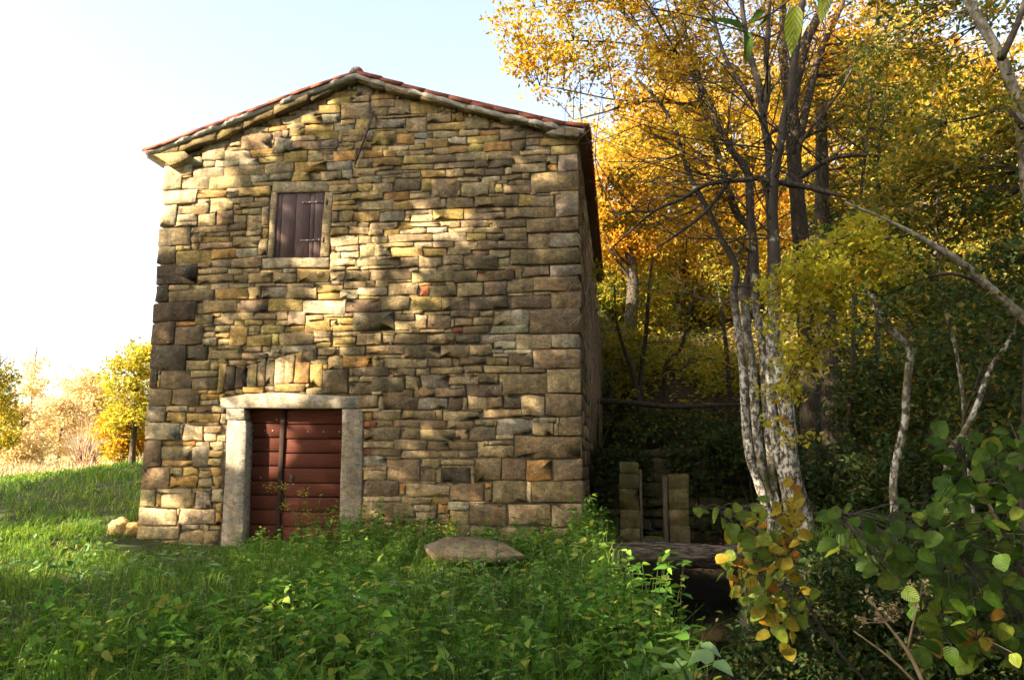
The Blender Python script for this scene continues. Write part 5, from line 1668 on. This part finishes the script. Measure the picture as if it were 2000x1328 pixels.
# golden litter on the wooded slope
x = RNG.uniform(3, 18, 12000); y = RNG.uniform(5, 26, 12000)
ok = free_ground(x, y) & ((x > 7.4) | (y > 11.5))
x, y = x[ok], y[ok]
P = np.stack([x, y, ground_z(x, y) + RNG.uniform(.02, .5, len(x)) ** 2], 1)
tag(link('slope_litter', leaf_mesh('slope_litter', [leaf_arrays(P, .14, .9, .7, 0)], M['mellow_leaf'])), 'yellow leaves and seedlings covering the wooded slope', 'leaves', None, 'stuff')

# dead creeper hanging on the side wall
cr = thing('dead_creeper', 'straw-coloured dead creeper hanging down the side wall under the eave', 'creeper')
mb = MB()
for k in range(260):
    y = random.uniform(.25, 8.5); z = random.uniform(2.6, 4.6) * (1 if random.random() < .8 else 1.1)
    ln = random.uniform(.5, 1.5)
    p0 = np.array([W + random.uniform(.02, .12), y, z]); p2 = p0 + np.array([random.uniform(-.02, .08), random.uniform(-.25, .25), -ln])
    tube(mb, [p0, (p0 + p2) / 2 + np.array([.05, 0, .05]), p2], [.007, .006, .003], 3, cap=False)
tag(mb.build('strands', M['stalk'], cr), kind='stuff')
mb = MB()
for k in range(9):
    px = random.uniform(1060, 1128); py0 = random.uniform(410, 620)
    pts = [PY(1136, py0 + 40, -.03)]
    for j in range(4):
        q_ = pts[-1] + np.array([-random.uniform(.05, .16), 0, random.uniform(-.16, .14)]); q_[1] = -.045; pts.append(q_)
    mb = MB(); tube(mb, smooth_path(pts, 3), [.005, .004, .002], 4, cap=False)
    mb.build('runner', M['stalk'], cr)

# ------------------------------------------------------------------ hazel: every leaf a piece
def hazel_mesh(name, mat, seed):
    """rounded blade with a drawn-out tip, toothed edge and its own curl"""
    rs = random.Random(seed)
    N = 12
    k1, k2, tw_ = rs.uniform(.1, .45), rs.uniform(-.25, .55), rs.uniform(-.3, .3)

    def bend(x, y):
        return (x, y, k2 * y * y * 1.6 - k1 * x * x * .6 + tw_ * y * x + .02 * math.sin(x * 17 + abs(y) * 9))
    out = []
    for k in range(N):
        a_ = math.pi * 2 * k / N
        x = .5 - .5 * math.cos(a_)
        y = .45 * math.sin(a_) * (1 + .20 * math.cos(a_)) * (1 + rs.uniform(-.10, .08))
        if k == N // 2: x += .06
        if k == 0: x += .06
        out.append((x, y))
    inn = [(.5 + (x - .5) * .52, y * .52) for x, y in out[::2]]
    vs = [bend(*q_) for q_ in out] + [bend(*q_) for q_ in inn] + [bend(.5, 0)]
    fs = []
    H = N // 2
    for k in range(H):
        o0, o1, o2, i0, i1 = 2 * k, 2 * k + 1, (2 * k + 2) % N, N + k, N + (k + 1) % H
        fs += [(o0, o1, i0), (o1, i1, i0), (o1, o2, i1), (i0, i1, N + H)]
    mb = MB(); mb.add(vs, fs)
    return mb.mesh(name, mat, True)


HZ = {c_: [hazel_mesh('leaf', M['hazel_' + c_], 10 + i) for i in range(4)] for c_ in ('green', 'lime', 'yellow', 'orange')}


def hang_leaf(parent, p, length, colr, face=None, droop=.5):
    """a leaf with its blade turned roughly to the open side"""
    me = random.choice(HZ[colr])
    o = link('leaf', me, parent)
    nrm = np.array([random.gauss(-.15, .5), -.6 + random.gauss(0, .45), .7 + random.gauss(0, .3)]); nrm /= np.linalg.norm(nrm)
    a = np.array([random.gauss(-.2, .7), random.gauss(0, .3), -droop + random.gauss(0, .35)])
    a -= nrm * a.dot(nrm); a /= np.linalg.norm(a)
    b_ = np.cross(nrm, a)
    mt_ = Matrix.Identity(4)
    for i in range(3):
        mt_[i][0], mt_[i][1], mt_[i][2], mt_[i][3] = a[i] * length, b_[i] * length * random.uniform(.85, 1.15), nrm[i] * length, p[i]
    o.matrix_local = mt_
    return o


def in_poly(px, py, pl):
    ins = False
    for k in range(len(pl)):
        (x0, y0), (x1, y1) = pl[k], pl[k - 1]
        if (y0 > py) != (y1 > py) and px < (x1 - x0) * (py - y0) / (y1 - y0) + x0: ins = not ins
    return ins


def hazel(name, label, pl, n_, dep, cols, traced, stems, lpx, dd=.5):
    hz = thing(name, label, 'shrub')
    mb = MB()
    stp = []
    for pts, rad in stems:
        pth = smooth_path([PD(x, y, dep + .15 + d_) for x, y, d_ in pts], 5)
        tube(mb, pth, rad, 6, .05); stp += pth
    pts = list(traced)
    tries = 0
    xs_ = [p_[0] for p_ in pl]; ys_ = [p_[1] for p_ in pl]
    while len(pts) < n_ and tries < 20000:
        tries += 1
        q_ = (random.uniform(min(xs_), max(xs_)), random.uniform(min(ys_), max(ys_)))
        if not in_poly(*q_, pl): continue
        if min(((q_[0] - a[0]) ** 2 + (q_[1] - a[1]) ** 2) for a in pts) < (lpx * .42) ** 2: continue
        pts.append(q_)
    A = np.array(stp)
    for i, (x, y) in enumerate(pts):
        d_ = dep + random.uniform(-dd, dd)
        p = PD(x, y, d_)
        colr = cols(x, y)
        hang_leaf(hz, p, lpx * d_ / FPX * random.uniform(.72, 1.2), colr)
        a = A[np.argmin(np.linalg.norm(A - p, axis=1))]
        tube(mb, [a, (a + p) / 2 + np.array([0, 0, .02]), p], [.0035, .0028, .0016], 4, cap=False)
    mb.build('stems', M['twig'], hz, True)
    return hz


def green_cols(x, y):
    r_ = random.random()
    if y > 1100: return 'lime' if r_ < .35 else ('yellow' if r_ < .43 else ('orange' if r_ < .47 else 'green'))
    return 'lime' if r_ < .15 else 'green'


hazel('hazel_shrub', 'hazel shrub with large round green leaves filling the near bank', [(1600, 1000), (1690, 1000), (1760, 1010), (1830, 960), (1850, 860), (1930, 850), (2030, 820), (2030, 1300), (1800, 1270), (1790, 1170), (1720, 1120), (1640, 1080)],
      296, 3.7, green_cols,
      [(1625, 1032), (1645, 1000), (1665, 985), (1690, 1015), (1668, 1050), (1720, 1000), (1750, 975), (1760, 1000), (1785, 1020), (1827, 822), (1812, 855), (1845, 838), (1868, 856), (1838, 890), (1880, 905), (1950, 830), (1985, 840), (1960, 880), (1900, 940), (1880, 1000), (1930, 1000), (1980, 950), (1990, 1010)],
      [([(2060, 1330, 0), (2010, 1150, 0), (1940, 1000, .1), (1880, 890, .2), (1830, 830, .3)], [.014, .011, .008, .004]),
       ([(2060, 1330, 0), (1990, 1200, 0), (1850, 1060, .1), (1740, 1010, .2), (1640, 1005, .2)], [.014, .010, .006, .003]),
       ([(2060, 1330, 0), (2030, 1100, 0), (2000, 900, .1), (1975, 830, .2)], [.012, .009, .006, .003]),
       ([(2060, 1330, 0), (1950, 1270, 0), (1850, 1230, .1), (1800, 1200, .1)], [.012, .008, .005, .003])], 35)


def yel_cols(x, y):
    r_ = random.random()
    if x > 1510 and y < 1110: return 'orange' if r_ < .18 else 'yellow'
    return 'lime' if r_ < .62 else ('yellow' if r_ < .95 else 'orange')


hazel('hazel_branch_shrub', 'slim hazel with lime and yellow leaves leaning over the channel', [(1400, 985), (1480, 980), (1560, 960), (1575, 1050), (1560, 1110), (1600, 1150), (1560, 1230), (1510, 1250), (1470, 1180), (1420, 1140), (1400, 1100), (1440, 1060)],
      140, 4.6, yel_cols,
      [(1360, 990), (1384, 999), (1410, 1010), (1405, 990), (1437, 1000), (1432, 1020), (1447, 1052), (1478, 1045), (1550, 945), (1565, 960), (1548, 935), (1396, 1095), (1415, 1105), (1430, 1130), (1495, 1208), (1518, 1230), (1540, 1225), (1538, 1265), (1520, 1265), (1575, 1150), (1600, 1150)],
      [([(1700, 1340, 0), (1620, 1250, 0), (1560, 1150, .0), (1500, 1060, .1), (1430, 1005, .1), (1362, 988, .1)], [.012, .010, .008, .005, .002]),
       ([(1620, 1250, 0), (1550, 1200, 0), (1520, 1240, .1)], [.008, .005, .003]),
       ([(1560, 1150, 0), (1545, 1050, 0), (1560, 950, .1)], [.007, .005, .002]),
       ([(1560, 1150, 0), (1480, 1120, 0), (1400, 1098, .1)], [.007, .005, .002])], 28, .35)

# pale broad leaves at the bottom edge beside the water
pw = thing('pale_leaved_weed', 'grey-green lobed leaves rising at the bottom edge beside the water', 'plant')
mb = MB()
b0 = PD(1350, 1360, 4.0)
for (x, y, s) in ((1370, 1255, .13), (1345, 1290, .12), (1395, 1290, .11), (1305, 1275, .10), (1330, 1310, .12), (1290, 1300, .10)):
    p = PD(x, y, 4.0 + random.uniform(-.1, .1))
    tube(mb, smooth_path([b0, (b0 + p) / 2 + np.array([random.uniform(-.03, .03), 0, .04]), p], 3), [.004, .003, .002], 4, cap=False)
    v, f = leaf_arrays(np.array([p] * 3), s, .6, .55, .3, 'pointed', .2)
    link('leaf', leaf_mesh('leaf', [(v, f)], M['weed']), pw)
mb.build('stalks', M['greenstalk'], pw)

# dry umbel
um = thing('dry_umbel', 'dead hogweed stalk with tan seed heads by the hazel', 'plant')
mb = MB(); mb2 = MB()
DU = 3.3
p0 = PD(1808, 1345, DU); p1 = PD(1730, 1215, DU)
tube(mb, smooth_path([p0, PD(1775, 1275, DU), p1], 4), [.009, .008, .005], 6)
tube(mb, smooth_path([PD(1772, 1270, DU), PD(1785, 1210, DU), PD(1798, 1160, DU)], 3), [.005, .004, .003], 5)
tube(mb, smooth_path([PD(1795, 1340, DU), PD(1740, 1285, DU), PD(1668, 1232, DU)], 3), [.006, .005, .003], 5)
heads = [(p1, [(1700, 1170), (1680, 1205), (1690, 1215), (1710, 1195), (1725, 1185), (1740, 1188), (1750, 1180), (1755, 1195), (1735, 1200), (1705, 1180), (1695, 1160), (1718, 1205), (1745, 1205)]),
         (PD(1798, 1160, DU), [(1780, 1142), (1765, 1150), (1802, 1135), (1815, 1145), (1812, 1155)])]
hp = []
for c0, hs in heads:
    for (x, y) in hs:
        p = PD(x, y, DU + random.uniform(-.05, .05))
        tube(mb, [c0, p], [.002, .0015], 4, cap=False)
        for k in range(14): hp.append(p + RNG.normal(size=3) * .009)
mb.build('stalk', M['stalk'], um)
v, f = leaf_arrays(np.array(hp), .017, .5, .7)
tag(link('seed_heads', leaf_mesh('seed_heads', [(v, f)], M['seed_head']), um), kind='stuff')

# fennel-like weed in front of the door
fw_ = thing('door_weed', 'thin yellow-flowered weed standing in front of the door', 'plant')
mb = MB(); hp = []
DW = 10.6
for pts in ([(585, 1070), (575, 1010), (560, 985), (545, 960), (532, 950)], [(575, 1010), (582, 985), (590, 960)], [(560, 985), (556, 965), (552, 950)], [(575, 1005), (590, 1008), (600, 1003)]):
    pp = [PD(x, y, DW) for x, y in pts]
    tube(mb, smooth_path(pp, 3), [.005, .003, .002], 4)
    for k in range(46): hp.append(pp[-1] + RNG.normal(size=3) * np.array([.05, .04, .03]))
for k in range(40): hp.append(PD(556, 988, DW) + RNG.normal(size=3) * .035)
mb.build('stalk', M['greenstalk'], fw_)
v, f = leaf_arrays(np.array(hp), .024, .6, .6)
tag(link('flower_heads', leaf_mesh('flower_heads', [(v, f)], M['maple_leaf']), fw_), kind='stuff')

# yellow-flowered goldenrod by the slab
gr = thing('wall_weed', 'bushy weed with dull yellow flowers against the wall above the slab', 'plant')
mb = MB(); hp = []; gp = []
for k in range(16):
    x = random.uniform(805, 905); c0 = PD(x, 1075, 10.9); tip = PD(x + random.uniform(-25, 25), random.uniform(1010, 1050), 10.9)
    tube(mb, [c0, (c0 + tip) / 2, tip], [.004, .003, .002], 4, cap=False)
    for j in range(18): gp.append(c0 + (tip - c0) * random.uniform(.1, 1) + RNG.normal(size=3) * .05)
    if k % 2: 
        for j in range(22): hp.append(tip + RNG.normal(size=3) * .03)
mb.build('stalks', M['greenstalk'], gr)
tag(link('leaves', leaf_mesh('leaves', [leaf_arrays(np.array(gp), .06, .8, .35)], M['nettle']), gr), kind='stuff')
tag(link('flowers', leaf_mesh('flowers', [leaf_arrays(np.array(hp), .025, .6, .6)], M['maple_leaf']), gr), kind='stuff')

# climbing leafy plant at the house corner
cp = thing('corner_bush', 'upright leafy plant growing at the house corner beside the channel', 'plant')
mb = MB(); gp = []
for k in range(9):
    c0 = PY(random.uniform(1120, 1185), 1090, -.35 - random.random() * .3); tip = PY(random.uniform(1125, 1185), random.uniform(965, 1050), -.4)
    tube(mb, smooth_path([c0, (c0 + tip) / 2 + np.array([.03, 0, 0]), tip], 3), [.005, .004, .002], 4)
    for j in range(30): gp.append(c0 + (tip - c0) * random.uniform(.1, 1.02) + RNG.normal(size=3) * .055)
mb.build('stalks', M['greenstalk'], cp)
tag(link('leaves', leaf_mesh('leaves', [leaf_arrays(np.array(gp), .075, .8, .6, kind='pointed')], M['nettle']), cp), kind='stuff')

# white flower heads in the nettles
for (x, y, lab) in ((768, 1138, 'white flower head highest in the nettles'), (688, 1166, 'white flower head leftmost of the pair in the nettles'),
                    (729, 1166, 'white flower head just right of its twin in the nettles'), (735, 1232, 'white flower head lowest in the nettles')):
    g0 = ground_pt(x, y + 20, .12)
    d = g0 - CAM
    p = PD(x, y, float(d @ _fw) * .985)
    fl = thing('flower', lab, 'flower', 'white flowers in the nettles')
    mb = MB(); tube(mb, [p, p + np.array([.01, 0, -.15]), np.array([p[0], p[1], float(ground_z(p[0], p[1])) - .02])], [.002, .003, .003], 4); mb.build('stalk', M['greenstalk'], fl)
    hp = p + RNG.normal(size=(60, 3)) * np.array([.022, .022, .012])
    tag(link('flower_head', leaf_mesh('flower_head', [leaf_arrays(hp, .016, 1.5, .8)], M['white_petal']), fl), kind='stuff')

# twig hanging into the top of the picture close to the camera
tw = thing('hanging_twig', 'dark twig with a few long green leaves hanging in at the top edge', 'twig')
mb = MB()
DTW = 2.6
main = [PD(1700, -160, DTW + .2), PD(1600, -60, DTW + .1), PD(1530, 10, DTW), PD(1480, 40, DTW), PD(1430, 55, DTW)]
main = [PD(2300, -700, DTW + 1.2), PD(1900, -330, DTW + .6)] + main
pth = smooth_path(main, 4); tube(mb, pth, [.012, .008, .005, .003, .0015], 5)
mb.build('stem', M['twig'], tw, True)
for (x0, y0, x1, y1, wv) in ((1455, 60, 1392, 30, .40), (1490, 20, 1470, 40, .5), (1552, 10, 1548, 92, .42), (1505, 35, 1480, 50, .3), (1460, 62, 1462, 115, .35), (1620, -25, 1605, 30, .45)):
    p, p1 = PD(x0, y0, DTW), PD(x1, y1, DTW - .03)
    ln = np.linalg.norm(p1 - p)
    o = link('leaf', random.choice(HZ['green' if x0 < 1540 else 'lime']), tw)
    a = (p1 - p) / ln; nrm = unit(np.array([.2, -.8, .5]) + RNG.normal(size=3) * .1); nrm = unit(nrm - a * a.dot(nrm)); b_ = np.cross(nrm, a)
    mt_ = Matrix.Identity(4)
    for i in range(3): mt_[i][0], mt_[i][1], mt_[i][2], mt_[i][3] = a[i] * ln, b_[i] * ln * wv * .95, nrm[i] * ln, p[i]
    o.matrix_local = mt_

# ------------------------------------------------------------------ unseen trees, their leaves placed along sun rays to shape the dappled shade
# lit flecks on the wall: px centre, half axes, slope
LIT = [(365, 345, 78, 70, 0), (315, 420, 45, 60, 0), (520, 245, 150, 22, -.42), (645, 485, 38, 34, -.3), (690, 470, 46, 26, -.3), (600, 515, 55, 12, 0), (700, 575, 115, 20, -.18), (640, 612, 62, 26, -.1),
       (830, 440, 95, 24, -.22), (760, 500, 60, 16, -.25), (745, 655, 55, 18, -.3), (565, 785, 75, 20, 0), (560, 730, 50, 26, -.2), (610, 725, 36, 26, 0), (455, 845, 22, 62, 0), (385, 850, 40, 30, -.3),
       (330, 990, 48, 26, 0), (510, 860, 24, 30, 0), (955, 350, 26, 8, -.2), (1085, 322, 40, 14, -.2), (985, 322, 20, 6, 0), (500, 660, 30, 14, -.3), (820, 610, 40, 12, -.3), (425, 640, 22, 12, 0), (660, 680, 40, 14, -.2), (470, 590, 30, 10, -.2)]


def lit_wall(px, py):
    for (cx_, cy_, rx, ry, s) in LIT:
        dx = px - cx_; dy = py - cy_ - s * dx
        if (dx / (rx * 1.18 + 8)) ** 2 + (dy / (ry * 1.18 + 9)) ** 2 < 1: return True
    return False


def to_px(p):
    d = p - CAM
    z_ = d @ _fw
    return 1000 + FPX * (d @ _r2) / z_, 664 - FPX * (d @ _u2) / z_, z_


shade_pts = []
for x in np.arange(-.4, 7.3, .085):
    for z in np.arange(-.1, 7.6, .085):
        p = np.array([x + random.uniform(-.04, .04), -.05, z + random.uniform(-.04, .04)])
        if z > np.interp(x, tbx, tbz) + .2: continue
        px, py, _ = to_px(p)
        if not lit_wall(px, py) and random.random() < .93: shade_pts.append((p, random.uniform(9.5, 16), .26))
        elif random.random() < .06: shade_pts.append((p, random.uniform(9.5, 16), .10))
for x in np.arange(-9, 9.0, .15):
    for y in np.arange(-11, 9, .15):
        xx, yy_ = x + random.uniform(-.07, .07), y + random.uniform(-.07, .07)
        p = np.array([xx, yy_, float(ground_z(xx, yy_)) + .15])
        if 0 < xx < 7 and yy_ > 0: continue
        px, py, zc = to_px(p)
        if zc < 1: continue
        sh = 0
        if yy_ < 0 and py > 1112 - .02 * px: sh = .97
        elif px > 262 and yy_ < 0: sh = .98
        elif px < 290 and py < 1000 + 10 * math.sin(px * .03):
            lim = 948 - .26 * px       # upper edge of the shaded strip of meadow
            sh = .97 if py > lim else 0
        elif px < 290: sh = .02 + (.4 if px > 245 else 0)
        if random.random() < sh: shade_pts.append((p, random.uniform(12, 20), .42))
for _ in range(5200):
    p = np.array([random.uniform(7.6, 14.5), random.uniform(-9, 1.5), random.uniform(-.3, 5.0)])
    shade_pts.append((p, random.uniform(15, 23), .46))
for _ in range(350):
    p = np.array([random.uniform(7.3, 9.8), random.uniform(-1.1, -.1), random.uniform(-.2, .4)])
    shade_pts.append((p, random.uniform(16, 23), .42))
for _ in range(800):
    p = np.array([random.uniform(8.6, 11.2), random.uniform(-2, 1.2), random.uniform(4, 7.6)])
    shade_pts.append((p, random.uniform(16, 23), .36))
P = np.array([p + SUNV * t for p, t, s in shade_pts]); SZ = np.array([s for _, _, s in shade_pts])
px_, py_, zc_ = np.array([to_px(p) for p in P]).T
vis = (zc_ > .2) & (px_ > -60) & (px_ < 2060) & (py_ > -60)
P, SZ = P[~vis], SZ[~vis]
P = P - np.array([0, 0, .0])
# neighbouring trees share the leaves placed for shade
cent = np.array([[-6.2, -3.4], [-10.5, -8.5], [-13, .5], [-4.5, -10.5]])
own = np.argmin(np.linalg.norm(P[:, None, :2] - cent[None], axis=2), axis=1)
labs = ['broad leafy tree in front of the house on the meadow side, outside the view', 'broad leafy tree behind the photographer on the meadow side, outside the view',
        'broad leafy tree on the meadow beside the house, outside the view', 'broad leafy tree close beside the photographer, outside the view']
for k in range(4):
    sel = own == k
    tr = thing('shade_tree', labs[k], 'tree', 'unseen trees with leaves placed to shade the house front')
    gz = float(ground_z(*cent[k]))
    c3 = np.array([cent[k][0], cent[k][1], gz - .2])
    mb = MB()
    top = P[sel].mean(0)
    pth = smooth_path([c3, c3 * .6 + top * .4, top, top + np.array([0, 0, 2.0])], 5)
    tube(mb, pth, [.17, .13, .09, .04], 10, .05)
    mb.build('trunk', M['bark'], tr, True)
    v, f = leaf_arrays(P[sel], SZ[sel], .3, .8, .2, 'diamond', .25)
    tag(link('crown', leaf_mesh('crown', [(v, f)], M['olive_leaf']), tr), kind='stuff')

# unseen trees of the valley wood, added round the photographer to block sky light
proto = None
for k, (x, y, s, lab) in enumerate([(1.5, -18.5, 1.0, 'tree straight behind the photographer, outside the view'), (8.5, -20, 1.15, 'tree behind the photographer on the track, outside the view'),
                                    (15, -16, 1.0, 'tree behind the photographer on the stream side, outside the view'), (-5.5, -19.5, 1.1, 'tree behind the photographer on the meadow, outside the view'),
                                    (16.5, -8.5, .95, 'tree beside the photographer on the far bank, outside the view'), (21, -2, 1.2, 'tree on the far bank beyond the picture edge'),
                                    (12.5, -21, 1.2, 'tree behind the photographer by the stream, outside the view'), (-13, -22, 1.2, 'tree far behind on the meadow, outside the view')]):
    tr = thing('shade_tree', lab, 'tree', 'unseen trees added around the photographer to block sky light')
    if proto is None:
        mb = MB(); tube(mb, smooth_path([(0, 0, -.3), (.1, 0, 3), (0, .1, 7)], 4), [.2, .15, .06], 9, .05); m1 = mb.mesh('trunk', M['bark'], True)
        cen = unit(RNG.normal(size=(150, 3))) * RNG.uniform(.3, 1, (150, 1)) ** .5 * np.array([3.6, 3.6, 4.6]) + np.array([0, 0, 5.6])
        q_ = np.repeat(cen, 34, axis=0) + RNG.normal(size=(150 * 34, 3)) * .42
        m2 = leaf_mesh('crown', [leaf_arrays(q_, .26, .5, .7)], M['olive_leaf']); proto = 1
    for nm, me in (('trunk', m1), ('crown', m2)):
        o = link(nm, me, tr)
        if nm == 'crown': o['kind'] = 'stuff'
    tr.location = (x, y, float(ground_z(x, y))); tr.scale = (s, s, s); tr.rotation_euler = (0, 0, k * 1.3)
